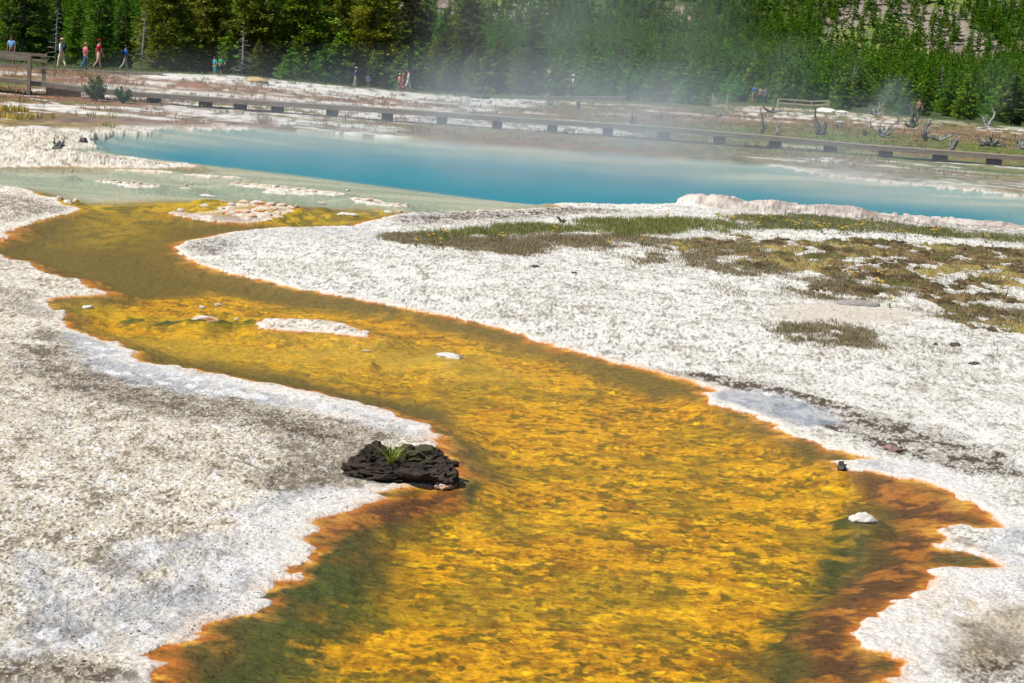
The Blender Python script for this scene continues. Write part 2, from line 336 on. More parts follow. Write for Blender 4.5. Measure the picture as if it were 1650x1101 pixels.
CRUST = [([(380,850),(430,830),(500,800),(600,780),(640,800),(560,840),(510,870),(500,930),(440,1000),(300,1060),(240,1110),(180,1110),(300,1020),(430,950)], .10, .9),
 ([(1390,1000),(1480,960),(1520,920),(1650,905),(1650,960),(1560,1000),(1500,1110),(1440,1110),(1400,1050)], .12, .85),
 ([(1430,760),(1540,800),(1620,850),(1650,850),(1600,790),(1500,750)], .1, .8), ([(420,622),(300,602),(215,580),(230,590),(420,634),(600,668),(680,690),(690,700),(600,660)], .08, .8)]
for poly, b, a in CRUST:
    m = mask(poly, b, b*1.2)*a
    base = mixc(base, C(.80, .77, .73), m*ss(.30, .55, n_m*.7+lump*.3))
rimc = mixc(C(.60, .50, .43)+0*base, C(.30, .22, .19), ss(.48, .62, fbm(GX*3, GY*2, 150, 4, .65))); rimc = mixc(rimc, C(.72, .64, .56), ss(.5, .62, fbm(GX*2, GY*3, 151, 4, .6)))
base = mixc(base, rimc, np.clip(np.exp(-(rd/1.3)**2)*1.2, 0, 1)*.9*ss(.03, .1, rt))
rimz = mask([(1180,336),(1300,345),(1450,356),(1650,372),(2000,400),(2000,420),(1650,400),(1450,384),(1300,358)], .8, 2)
base = mixc(base, C(.42, .36, .32), rimz*ss(.40, .6, n_m)*.8)
base = mixc(base, C(.11, .10, .09), rimz*ss(.56, .64, gsp)*.8)
base = mixc(base, C(.64, .575, .48), SLAB*.9)
# every bank ends in a white or salmon crust
edge_w = np.where(right > .5, .035, .04)+.0013*GY
edge = np.exp(-np.clip(S, 0, 9)/edge_w)*(S > 0)
pink = ss(.42, .6, fbm(GX*.9, GY*.9, 140, 3))
pz = np.maximum(mask([(280,380),(420,440),(820,530),(1200,650),(1420,740),(1620,850),(1480,980),(1400,1110),(1560,1110),(1650,900),(1500,760),(1240,650),(900,540),(450,440),(300,385)], .2), mask([(640,670),(730,690),(740,800),(600,805),(640,790),(690,730)], .05))
crustc = mixc(C(.82, .78, .72)+0*base, C(.74, .42, .22), np.clip(pink*.35+pz*.40, 0, 1)*ss(.35, .6, n_m+.1*pz))
base = mixc(base, crustc, np.clip(edge*1.6, 0, 1))
lip = np.exp(-((S-.002)/(.010+.0005*GY))**2)*ss(.30, .5, fbm(GX*3, GY*2, 145, 3))
base = mixc(base, C(.72, .27, .045), lip*np.clip(.25+pz, 0, .95)*ss(.3, .5, n_m+.15*pz))

# stream bed
flowx = GX*3.2; flowy = GY*1.9
b1 = fbm(GX*1.3, GY*1.5, 201, 5, .58); b2 = fbm(GX*5, GY*6.2, 202, 4, .6)
gold = mask([(410,1300),(450,1110),(520,1000),(600,920),(640,850),(760,800),(800,750),(770,690),(700,640),(560,610),(330,560),(150,520),(120,495),(330,460),(640,506),(900,576),(1150,656),(1270,722),(1400,790),(1380,830),(1340,900),(1290,970),(1230,1030),(1220,1300)], .28, .7)
upstream = ss(17, 34, GY)
b3 = fbm(GX*10, GY*13, 203, 4, .62)
bed = mixc(C(.68, .345, .0005)+0*base, C(.33, .145, .0005), ss(.42, .60, b2*.45+b3*.55))
bed = mixc(bed, C(.95, .56, .002), ss(.51, .59, b3*.55+b2*.2+b1*.25)*.85)
rg = np.abs(fbm(GX*3.4, GY*5.5, 204, 4, .6)-.5)
bed = mixc(bed, C(.95, .62, .015), (1-ss(.004, .030, rg))*ss(.46, .58, b1)*.55)  # bright lines: crisp highlights painted into the bed colour
b4 = fbm(GX*15, GY*17, 207, 3, .6)
bed = mixc(bed, C(.12, .085, .004), ss(.52, .62, b4*.6+b2*.4)*.85)
bed = mixc(bed, C(.26, .10, .002), ss(.55, .68, fbm(GX*4.5, GY*8, 205, 4, .65))*.55)
bed = mixc(bed, C(.19, .125, .005), ss(.50, .60, b1*.7+b2*.3)*.6)
bed = mixc(bed, mixc(C(.36, .225, .012)+0*base, C(.17, .125, .012), ss(.42, .58, b1*.5+b3*.5)), upstream*.75)
bed = mixc(mixc(C(.085, .070, .012)+0*base, C(.15, .105, .016), ss(11, 17, GY)), bed, np.clip(gold*.95+.08*(b2-.5), 0, 1)) 
bed = mixc(bed, C(.48, .32, .03), mask([(180,540),(330,525),(600,548),(760,560),(860,600),(760,600),(560,585),(330,570)], .8, .6)*.75*ss(.3, .6, b1+.1))
bed = mixc(bed, C(.05, .075, .010), mask([(440,900),(560,860),(640,880),(600,980),(480,1060),(380,1101),(330,1110),(420,1010)], .15, .5)*.75*ss(.35, .5, b2))
bed = mixc(bed, C(.04, .055, .010), mask([(1330,830),(1370,815),(1400,850),(1380,930),(1340,960),(1260,1110),(1220,1110),(1260,1000),(1320,930)], .12, .6)*.9*ss(.32, .5, b2))
bed = mixc(bed, C(.04, .055, .010), mask([(730,770),(775,776),(760,800),(735,795)], .06, .1)*.9)  # cast shadow of the black rock, painted into the bed
rust = np.maximum(mask([(1390,765),(1530,795),(1610,850),(1530,905),(1460,960),(1370,1020),(1430,1110),(1290,1110),(1320,980),(1400,900),(1440,850),(1440,810)], .16, .5), mask([(600,800),(740,785),(745,805),(640,830),(570,850),(520,880),(510,850)], .07, .1))
bed = mixc(bed, mixc(C(.10, .042, .014)+0*base, C(.36, .135, .018), ss(.48, .62, b2)), rust*.92)
ow = .03+.10*ss(.42, .65, n_l)+.0025*GY
orange = np.exp(-(np.clip(-S, 0, 9)/ow)**1.5)
bed = mixc(bed, mixc(C(.50, .165, .018)+0*base, C(.72, .36, .05), ss(.5, .6, b2)), orange*ss(.34, .56, n_m+.25*rust+.10*orange)*(1-.35*upstream*(right < .3)))
MATS = [([(215,322),(300,319),(400,322),(470,332),(560,342),(640,345),(600,352),(500,362),(440,360),(320,350),(260,344),(225,335)], .5, .9), ([(0,297),(40,303),(90,318),(130,322),(200,322),(190,336),(120,338),(90,330),(50,312),(0,301)], .35, .9), ([(560,330),(640,335),(640,345),(590,350),(540,345)], .3, .8),
 ([(85,490),(150,482),(260,500),(420,500),(440,530),(330,528),(200,512),(100,500)], .3, .7), ([(160,330),(300,330),(280,350),(200,390),(130,390),(110,350)], .8, .45)]
mats = 0*GX
for poly, b, a in MATS:
    m = mask(poly, b, b)*a*(S < 0)
    mats = np.maximum(mats, m)
matc = mixc(C(.56, .36, .010)+0*base, C(.20, .16, .012), ss(.45, .6, fbm(GX*5, GY*2.5, 220, 4, .6)))
bed = mixc(bed, matc, mats)
ridge = mask([(195,505),(300,512),(420,515),(420,528),(330,524),(230,519),(196,514)], .12, .25)*(S < 0)
bed = mixc(bed, C(.07, .085, .010), ridge*ss(.35, .6, n_m))
GZ = GZ+(np.maximum(ridge*.5, mats*.25)*(.06+.05*(lump-.5)+.05*n_m))*(S < 0)
isl0 = W(ISLES[0]); im = ss(-.2, .5, coarse_field(lambda X, Y: sdf(isl0, X, Y)))
# the hot pool
inpool = mask([(0,266),(330,262),(600,270),(900,325),(1100,336),(1700,380),(1700,290),(830,225),(400,200),(140,205),(150,240),(0,266)], .8)
shelf = mask([(-60,270),(320,271),(420,262),(640,280),(860,310),(905,326),(820,337),(640,343),(560,330),(400,318),(260,318),(170,322),(120,318),(60,300),(-60,295)], .8, .8)
poolc = mixc(C(.28, .335, .27)+0*base, C(.40, .42, .34), ss(.4, .6, fbm(GX*.25, GY*1.2, 230, 4)))
poolc = mixc(poolc, C(.002, .215, .33), deep)
poolf = np.clip(np.maximum(np.maximum(inpool, deep), shelf), 0, 1)*(S < 0)
poolf = np.where((GY > 34) & (S < 0) & (S_farland > -12), np.maximum(poolf, ss(38, 43, GY)), poolf)
shs = ss(.46, .58, fbm(GX*.10, GY*.9, 232, 5, .6)); shc = mixc(C(.17, .32, .36)+0*base, C(.46, .50, .47), shs)
poolc = mixc(poolc, shc, np.where(S_farland > -9, ss(-9, -1, S_farland), 0)*(1-deep)*(.7+.3*(n_l-.5)))
outlet = mask([(160,318),(280,318),(270,326),(240,334),(205,345),(180,334)], .8, 1)
bed = mixc(bed, mixc(poolc, C(.55, .42, .16), outlet*.6), poolf*(1-mats*(.9)))
islc = mixc(C(.50, .20, .05)+0*base, C(.42, .30, .05), ss(.42, .56, n_m)); islc = mixc(islc, C(.40, .33, .30), mask([(270,346),(300,346),(400,352),(450,350),(430,362),(300,358)], .3, .6)*.8); islc = mixc(islc, C(.78, .70, .60), ss(.56, .64, fbm(GX*5, GY*2, 146, 4)))
base = mixc(base, islc, im*.9)
allc = np.where((S > 0)[..., None], base, bed)

# beyond the pool: sinter, red-brown and green ground cover lying in long flat patches
xp = 825+np.clip(GX/GY, -.6, .6)*F_PX
f1 = fbm(GX*.07, GY*.30, 301, 5, .6); f2 = fbm(GX*.10+9, GY*.36, 302, 5, .62); f3 = fbm(GX*.9, GY*.9, 303, 4, .6)
f4 = fbm(GX*.35, GY*.9, 308, 4, .65); f1 = f1*.55+f4*.30+f3*.15; f2 = f2*.6+f4*.2+f3*.2
rightness = ss(700, 1300, xp)
fc = mixc(C(.25, .135, .055)+0*base, C(.19, .19, .045), ss(.42, .56, f2+.05*rightness))
fc = mixc(fc, C(.085, .125, .022), ss(.52, .62, f2+.08*rightness*(GY > 76))*.9)
fc = mixc(fc, C(.66, .63, .58), ss(.56, .61, f1-.02*rightness-.02*(GY > 80)*rightness))
fc = mixc(fc, C(.26, .10, .07), ss(.55, .66, fbm(GX*.1, GY*.4, 305, 4))*.5*(1-rightness))
fc = mixc(fc, fc*.55, ss(.5, .65, fbm(GX*2.5, GY*2, 306, 3))*.5)
def bandpx(pts, half, blur, x0, x1):
    """a flat strip of ground following points (photo x, photo y at its own height)"""
    q = np.array(pts, float); Yb = (CAM_H-.1)*F_PX/np.maximum(q[:, 1]-hor(q[:, 0]), 8)
    yb = np.interp(xp, q[:, 0], Yb); hb = half*yb*yb/(CAM_H*F_PX)
    return (1-ss(hb*.5, hb*1.3+blur, np.abs(GY-yb+(f3-.5)*5+(f4-.5)*14+(NZ-.5)*3)))*ss(x0-40, x0+10, xp)*(1-ss(x1-10, x1+40, xp))
for pts, h, x0, x1, c, a in [
  ([(0,165),(150,172),(420,190)], 4, -400, 430, (.68,.64,.60), .95), ([(0,182),(200,190),(420,200)], 6, -400, 420, (.24,.13,.10), .85),
  ([(0,205),(150,209),(330,208)], 4, -400, 300, (.66,.65,.62), .95), ([(0,152),(200,160)], 3, -400, 260, (.22,.10,.06), .8),
  ([(0,193),(60,197),(160,203)], 3, -60, 170, (.42,.32,.10), .6), ([(460,196),(600,206)], 4, 440, 620, (.62,.64,.60), .8),
  ([(600,185),(800,198),(950,205)], 4, 520, 960, (.68,.66,.62), .9), ([(300,173),(600,190)], 2.5, 230, 520, (.62,.58,.54), .8),
  ([(1300,272),(1450,285)], 5, 1230, 1560, (.42,.42,.36), .7), ([(1200,255),(1500,275),(1650,285)], 4, 1150, 1800, (.26,.17,.11), .6),
  ([(150,124),(400,143),(600,160)], 0, 0, 0, (.7,.66,.6), 0)]:
    if a: fc = mixc(fc, C(*c), bandpx(pts, h, .4, x0, x1)*a)
# behind the boardwalk
q = (GY-78)/(np.interp(xp, [100, 350, 600, 1000, 1200, 1650], [100, 110, 120, 130, 146, 150])-78)
def bandq(qc, hw, x0, x1, c, a):
    global fc
    m = (1-ss(hw*.5, hw*1.5, np.abs(q-qc+(f3-.5)*.25+(f4-.5)*.6+(f1-.5)*.2)))*ss(x0-60, x0+20, xp)*(1-ss(x1-20, x1+60, xp))*(GY > 77)
    fc = mixc(fc, C(*c), m*a)
bandq(.30, .14, 120, 760, (.66,.63,.58), .85); bandq(.12, .06, -400, 800, (.24,.13,.08), .8); bandq(.06, .04, 200, 1000, (.66,.62,.57), .9)
bandq(.52, .12, 60, 700, (.26,.13,.085), .8); bandq(.85, .22, 180, 800, (.70,.68,.63), .85); bandq(.9, .2, -400, 180, (.22,.13,.07), .85)
bandq(.20, .18, 1130, 2200, (.13,.165,.026), .92); bandq(.55, .18, 1000, 2200, (.26,.15,.09), .8); bandq(.72, .06, 1180, 1420, (.62,.60,.53), .9)
bandq(.80, .05, 1560, 1900, (.70,.68,.62), .9); bandq(.98, .10, 1150, 1500, (.55,.47,.40), .7); bandq(.35, .06, 1000, 1600, (.17,.15,.05), .6)
fc = mixc(fc, C(.055, .085, .02), ss(1.02, 1.12, q+(f3-.5)*.1)*(GY > 77))
fc = fc*(.72+.56*vn(GX*3.0, GY*1.1, 309))[..., None]
fc = mixc(fc, C(.07, .075, .03), ss(.60, .70, fbm(GX*1.6, GY*.9, 310, 3, .7))*.7)
fm = np.where(GY > 62, 1, far)
col_all = mixc(allc, fc, fm)
rough = np.where(S > 0, .9, .75)

idx = np.arange(NR*NC).reshape(NR, NC)
quads = np.stack([idx[:-1, :-1], idx[:-1, 1:], idx[1:, 1:], idx[1:, :-1]], -1).reshape(-1, 4)
t = NT('ground_sinter')
P = t.coord(); ac = t.attr('albedo'); lf = t.attr('land', 'Fac'); 
sp = t.noise(t.mapping(P, (1, 1, 1)), 34, 7, .72)
dark = t.ramp(sp, [(.30, .40), (.46, .88), (.60, 1.04), (.72, 1.18)])
n2 = t.noise(P, 130, 3, .6)
d2 = t.ramp(n2, [(.32, .62), (.5, 1.0), (.68, 1.15)])
landc = t.mix(1.0, t.mix(1.0, ac, dark, 'MULTIPLY'), d2, 'MULTIPLY')
bp = t.noise(t.mapping(P, (.6, 1.2, 1)), 22, 5, .6)
vor = t.n('ShaderNodeTexVoronoi'); t.set(vor.inputs['Vector'], t.mix(.06, P, t.noise(P, 6, 3, .6, 1))); vor.inputs['Scale'].default_value = 9
bedd = t.ramp(bp, [(.34, (.60, .57, .50)), (.47, (.92, .92, .92)), (.60, (1.14, 1.15, 1.1))])
bedc = t.mix(1.0, ac, bedd, 'MULTIPLY')
cc = t.mix(lf, bedc, landc)
h = t.math('ADD', t.math('MULTIPLY', sp, 1.0), t.math('MULTIPLY', bp, 1.6))
ground_mat = t.end(t.bsdf(cc, .85, t.bump(h, .75, .03), .25))
ground = mesh_np('ground', np.stack([GX, GY, GZ], -1).reshape(-1, 3), quads, [ground_mat], smooth=True)
attr_col(ground.data, 'albedo', col_all.reshape(-1, 3)); attr_f(ground.data, 'land', np.maximum((S > 0), fm*.35+.0).astype(np.float32).ravel())
tag(ground, 'pale sinter crust, orange and gold stream bed and brown flats', None, None, 'structure')

# ---------------------------------------------------------------- water: one level sheet over stream and pool
t = NT('clear_spring_water')
P = t.coord()
w1 = t.noise(t.mapping(P, (2.2, 5.5, 1), (0, 0, R(-12))), 2.0, 5, .62)
w2 = t.noise(t.mapping(P, (7, 16, 1), (0, 0, R(8))), 1.6, 3, .55)
hh = t.math('ADD', w1, t.math('MULTIPLY', w2, .35))
nb = t.bump(hh, .5, .035)
gl = t.n('ShaderNodeBsdfGlossy'); gl.inputs['Roughness'].default_value = .10; t.set(gl.inputs['Normal'], nb); gl.inputs['Color'].default_value = (.9, .95, 1, 1)
tr = t.n('ShaderNodeBsdfTransparent'); tr.inputs['Color'].default_value = (1, .985, .94, 1)
fr = t.n('ShaderNodeFresnel'); fr.inputs['IOR'].default_value = 1.33; t.set(fr.inputs['Normal'], nb)
mx = t.n('ShaderNodeMixShader'); t.set(mx.inputs[0], t.math('MULTIPLY', fr.outputs[0], .24, clamp=True)); t.set(mx.inputs[1], tr.outputs[0]); t.set(mx.inputs[2], gl.outputs[0])
water_mat = t.end(mx.outputs[0])
wy = 1/np.linspace(1/5.0, 1/64, 60); wx = np.linspace(-.8, .8, 61)
WX = wy[:, None]*wx[None, :]; WY = np.repeat(wy[:, None], 61, 1); wi = np.arange(60*61).reshape(60, 61)
water = mesh_np('water', np.stack([WX, WY, 0*WX], -1).reshape(-1, 3), np.stack([wi[:-1, :-1], wi[:-1, 1:], wi[1:, 1:], wi[1:, :-1]], -1).reshape(-1, 4), [water_mat], smooth=True)
tag(water, 'clear shallow water over the golden stream bed and turquoise pool', None, None, 'structure')

# ---------------------------------------------------------------- hillside
hy = np.concatenate([np.linspace(236, 700, 260), np.geomspace(705, 2600, 60)]); hu = np.linspace(-1.0, 1.0, 420)
HY = np.repeat(hy[:, None], len(hu), 1); HX = HY*hu[None, :]
def z_hill(X, Y):
    t0 = np.clip(Y-250, 0, None); st = np.clip(Y-(475+40*(fbm(X*.006, Y*0, 402, 3)-.5)), 0, None)
    return -.3+.9*ss(236, 262, Y)+t0*.030+st*st/(st+30)*.38+(fbm(X*.012, Y*.012, 400, 3)-.5)*np.clip(t0*.03, 0, 12)+(fbm(X*.04, Y*.04, 403, 4)-.5)*np.clip(st*.12, 0, 10)
HZ = z_hill(HX, HY); HZ = np.minimum(HZ, 260+0*HY+40*fbm(HX*.002, HY*.002, 411, 3))
def bare(X, Y):
    """open ground between the trees, 0..1"""
    xp_ = 825+X/Y*F_PX
    b = fbm(X*.030, Y*.022, 421, 5, .6)
    w_ = np.interp(xp_, [0, 350, 520, 820, 860, 1220, 1290, 1420, 1560, 1650], [.02, .02, .07, .07, -.05, -.07, .03, .05, .03, -.06])
    return ss(.50, .58, b+w_*ss(380, 480, Y)-.01)
BR = bare(HX, HY); g = fbm(HX*.03, HY*.03, 431, 4)
hc = mixc(C(.055, .085, .018)+0*HX[..., None], C(.27, .225, .185), BR)
hc = mixc(hc, C(.15, .20, .045), BR*ss(.53, .62, g))
hc = mixc(hc, C(.13, .10, .08), BR*ss(.55, .66, fbm(HX*.15, HY*.15, 433, 3))*.7)
hi = np.arange(HY.size).reshape(HY.shape)
t = NT('hill_ground'); P = t.coord(); nn = t.noise(P, .9, 6, .7)
hill_mat = t.end(t.bsdf(t.mix(1.0, t.attr('albedo'), t.ramp(nn, [(.3, .55), (.7, 1.3)]), 'MULTIPLY'), .95, t.bump(nn, .6, .5), .1))
hill = mesh_np('hillside', np.stack([HX, HY, HZ], -1).reshape(-1, 3), np.stack([hi[:-1, :-1], hi[:-1, 1:], hi[1:, 1:], hi[1:, :-1]], -1).reshape(-1, 4), [hill_mat], smooth=True)
attr_col(hill.data, 'albedo', hc.reshape(-1, 3)); tag(hill, 'open slopes of tan scree and grass between the conifers', None, None, 'structure')
def gz(X, Y):
    """ground height anywhere, read off the grid"""
    X = np.asarray(X, float); Y = np.asarray(Y, float)
    r = np.interp(Y, ys, np.arange(NR)); c = np.interp(X/Y, us, np.arange(NC))
    r0 = np.clip(r.astype(int), 0, NR-2); c0 = np.clip(c.astype(int), 0, NC-2); fr_ = r-r0; fc_ = c-c0
    z = (GZ[r0, c0]*(1-fr_)+GZ[r0+1, c0]*fr_)*(1-fc_)+(GZ[r0, c0+1]*(1-fr_)+GZ[r0+1, c0+1]*fr_)*fc_
    return np.where(Y > 238, np.maximum(z_hill(X, Y), z), z)

# ================================================================ THINGS
from mathutils import noise as mn
rng = np.random.default_rng(7); rnd = random.Random(11)
def wpos(px, py, z=None):
    """world point on the ground under a photo pixel (near field)"""
    X, Y = at_z(px, py, 0.04)
    for _ in range(3):
        zz = float(gz(X, Y)) if z is None else z
        X, Y = at_z(px, py, zz)
    return float(X), float(Y), float(gz(X, Y)) if z is None else z
# ---- boxes, bars
class MB:
    def __init__(s): s.v = []; s.f = []
    def box(s, c, size, rot=None):
        o = sum(len(a) for a in s.v); p = np.array([[x, y, z] for x in (-.5, .5) for y in (-.5, .5) for z in (-.5, .5)])*np.array(size)
        if rot is not None: p = p @ np.array(rot).T
        s.v.append(p+np.array(c)); s.f += [[o+a for a in q] for q in ((0,1,3,2),(4,6,7,5),(0,4,5,1),(2,3,7,6),(0,2,6,4),(1,5,7,3))]; return s
    def bar(s, a, b, w, h):
        a = Vector(a); b = Vector(b); d = b-a; rot = d.to_track_quat('Y', 'Z').to_matrix()
        return s.box((a+b)/2, (w, d.length, h), rot)
    def tube(s, pts, rad, n=7):
        pts = [Vector(p) for p in pts]; o = sum(len(a) for a in s.v); ring = []
        for i, p in enumerate(pts):
            d = (pts[min(i+1, len(pts)-1)]-pts[max(i-1, 0)]).normalized(); q = d.to_track_quat('Z', 'Y').to_matrix()
            r = rad[i] if hasattr(rad, '__len__') else rad
            ring += [p+q @ Vector((r*math.cos(2*math.pi*k/n), r*math.sin(2*math.pi*k/n), 0)) for k in range(n)]
        s.v.append(np.array(ring)); m = len(pts)
        for i in range(m-1):
            for k in range(n): s.f.append([o+i*n+k, o+i*n+(k+1) % n, o+(i+1)*n+(k+1) % n, o+(i+1)*n+k])
        s.f.append([o+k for k in range(n)][::-1]); s.f.append([o+(m-1)*n+k for k in range(n)])
        return s
    def build(s, name, mat, parent=None, loc=None, bevel=0, smooth=False):
        me = bpy.data.meshes.new(name); me.from_pydata(np.concatenate(s.v).tolist(), [], s.f); me.materials.append(mat)
        if smooth:
            for p in me.polygons: p.use_smooth = True
        o = bpy.data.objects.new(name, me); col.objects.link(o)
        if parent: o.parent = parent
        if loc: o.location = loc
        if bevel:
            b = o.modifiers.new('bevel', 'BEVEL'); b.width = bevel; b.segments = 1
        return o
def at_y3(px, py, Y):
    X, Z = at_y(px, py, Y); return float(X), float(Y), float(Z)

# ---------------------------------------------------------------- rocks
def rock_mesh(name, seed, rough=.35, detail=4, flat=0.0, ridged=False, sub=4, pointy=0, deep=0):
    bm = bmesh.new(); bmesh.ops.create_icosphere(bm, subdivisions=sub, radius=.5)
    off = Vector((seed*3.7, seed*1.3, seed*7.1))
    for v in bm.verts:
        p = v.co.copy(); n = mn.fractal(p*2.2+off, 1.0, 2.1, 5)*rough
        if ridged: n += (1-abs(mn.noise(p*5+off)*2))*.10+(1-abs(mn.noise(p*11+off)*2))*.05-.08
        v.co = p*(1+n)
        if deep:
            if v.co.z < -.1: v.co.z = -.1+(v.co.z+.1)*deep
        elif v.co.z < -.2: v.co.z = -.2+(v.co.z+.2)*.3
        v.co.x *= 1-.5*max(v.co.z, 0)*pointy; v.co.z *= 1+.5*pointy*max(0, .5-abs(v.co.x)-abs(v.co.y))
    me = bpy.data.meshes.new(name); bm.to_mesh(me); bm.free()
    for p in me.polygons: p.use_smooth = not ridged
    return me
def rock_mat(name, c, c2, c3=None, scale=6, rough=.8, bump=.6, dist=.1):
    t = NT(name); P = t.coord(); n = t.noise(P, scale, 6, .68); n2 = t.noise(P, scale*.4, 3, .5)
    a = t.mix(t.ramp(n, [(.38, 0.0), (.62, 1.0)]), c2, c)
    if c3: a = t.mix(t.ramp(n2, [(.45, 0.0), (.62, 1.0)]), a, c3)
    return t.end(t.bsdf(a, rough, t.bump(n, bump, dist), .3))
M_white = rock_mat('white_sinter', (.80, .78, .73), (.55, .50, .44))
M_pinkw = rock_mat('salmon_sinter', (.80, .76, .70), (.50, .42, .34), (.62, .32, .14), 4)
M_pink = rock_mat('pink_rock', (.40, .24, .20), (.16, .12, .11))
M_dark = rock_mat('dark_grey_stone', (.13, .12, .115), (.05, .045, .04))
M_tan = rock_mat('tan_rock', (.50, .36, .19), (.34, .25, .13))
M_grey = rock_mat('grey_wood_stone', (.42, .40, .37), (.24, .22, .20), None, 9)
def rock(px, py, wpx, hpx, mat, label, cat='rock', seed=None, rz=0., depth=.8, name='rock', group=None, Y=None, sink=.12, rough=.35, pointy=0):
    seed = seed or rnd.random()*50
    inwater = False
    if Y is None: x, y, z = wpos(px, py)
    else:
        x, y, z = at_y3(px, py, Y)
    inwater = Y is None and z < .004
    if inwater: z = -.008
    s = F_PX/y; wd = wpx/s; ht = hpx/s
    dp = wd*depth
    ht = max(ht*.8, .6*wpx/s*.2)
    me = rock_mesh(name, seed, rough, pointy=pointy, deep=0); me.materials.append(mat)
    o = bpy.data.objects.new(name, me); col.objects.link(o)
    o.scale = (wd*.95, dp, ht*1.6); o.location = (x, y+dp*.35, z+ht*.06); o.rotation_euler = (0, 0, rz)
    return tag(o, label, cat, group)
rock(1393, 843, 50, 17, M_white, 'white pointed rock standing in the golden stream at right', seed=3.1, rough=.45, depth=.6, pointy=1.6)
rock(1440, 728, 34, 13, M_pink, 'pinkish brown rock on the damp right bank of the stream', seed=4)
rock(1570, 588, 17, 7, M_dark, 'small dark stone on white sinter at far right')
rock(1540, 558, 19, 7, M_dark, 'small dark stone below the dry heather at right')
rock(1508, 556, 8, 5, M_dark, 'tiny dark pebble left of the dark stone below the heather')
rock(140, 497, 20, 9, M_white, 'rounded white stone in the olive shallows by the left bank', seed=8)
rock(331, 524, 48, 11, M_pinkw, 'flat pale slab on the green algae ridge in the stream', depth=.35, seed=9)
rock(325, 507, 11, 6, M_white, 'small white stone just behind the pale slab in the stream', seed=10)
rock(350, 504, 11, 5, M_white, 'small white stone behind and right of the pale slab in the stream', seed=11)
rock(380, 514, 9, 4, M_white, 'tiny white stone on the algae ridge left of the long white island', seed=12)
rock(589, 536, 13, 8, M_white, 'small white stone on the right tip of the long white island', seed=13)
rock(722, 577, 50, 6, M_white, 'flat white sinter piece alone in mid stream', depth=.55, seed=14, rz=-.35)
rock(590, 580, 17, 4, M_pinkw, 'thin pale stone barely above the water in mid stream', depth=.4)
rock(559, 347, 34, 6, M_white, 'flat white stone on the golden mat near the pool outlet', depth=.35, seed=15)
rock(625, 343, 14, 5, M_white, 'small white stone where the golden mat narrows at right', seed=16)
rock(644, 342, 10, 5, M_pinkw, 'pinkish stone at the right end of the golden mat', seed=17)
rock(518, 335, 13, 4, M_white, 'small white stone in the pale shallows behind the golden mat', depth=.4)
rock(95, 322, 12, 9, M_pinkw, 'upright pink-white lump at the tip of the dark left wedge', seed=18)
rock(108, 327, 15, 8, M_white, 'white lump in the middle of three beside the outlet', seed=19)
rock(121, 327, 11, 9, M_pinkw, 'pink-white lump nearest the outlet, right of two others', seed=20)
rock(334, 324, 26, 5, M_white, 'flat white stone at the back edge of the golden mat', depth=.35)
rock(329, 332, 16, 5, M_white, 'small white stone in front of the flat one on the golden mat', depth=.4)
rock(290, 340, 13, 6, M_white, 'rounded white stone at the left tip of the salmon island', seed=21)
for i, (x, y, a, b) in enumerate([(355,337,16,6),(372,331,18,6),(392,328,22,7),(415,329,22,7),(436,331,18,7),(455,333,16,7),(468,337,14,7),(440,338,20,8),(415,341,24,8),(390,343,26,8),(366,345,22,7),(430,347,20,8),(446,345,16,7),(478,334,9,5),(402,350,22,7)]):
    rock(x, y, a, b, M_pinkw, 'white and salmon sinter lump on the island by the pool outlet', 'rock', 30+i, rnd.random()*3, .7, group='sinter lumps on the island by the outlet')
for i, (x, y, a) in enumerate([(163,293,7),(171,292,8),(180,292,12),(192,295,11),(205,296,9),(214,295,11),(224,297,13),(236,298,10),(248,299,10),(258,299,7),(300,302,9),(308,303,8),(102,284,4),(115,283,6),(380,297,9),(395,298,14),(412,298,12),(428,300,14),(446,302,12),(462,304,14),(480,306,10),(505,309,13),(540,312,14),(560,313,10),(575,322,14),(594,323,16),(612,325,13),(640,330,11),(655,331,9)]):
    rock(x, y, a, 4, M_pinkw, 'small pale sinter nub breaking the milky shallows', 'rock', 60+i, rnd.random()*3, .5, group='sinter nubs in the milky shallows')
rock(862, 431, 14, 6, M_dark, 'dark clod on white ground left of the scattered weeds')
rock(925, 441, 10, 4, M_dark, 'tiny dark clod on white ground in front of the weeds')
rock(1384, 493, 80, 11, M_grey, 'smooth grey flat rock in the dry heather', depth=.3, seed=71, rough=.2)
rock(133, 230, 15, 13, M_dark, 'dark lump on the far left terrace at the pool edge', seed=72)
rock(411, 133, 40, 11, M_tan, 'rounded tan boulder on the crest of the white mound', seed=73, Y=104, depth=.6, rough=.2)
rock(1334, 182, 36, 9, M_white, 'larger white sinter heap under the end of the pale railing', seed=74, Y=143, rough=.3)
rock(1357, 183, 26, 6, M_white, 'smaller white sinter heap right of the larger one', seed=75, Y=143, rough=.3)
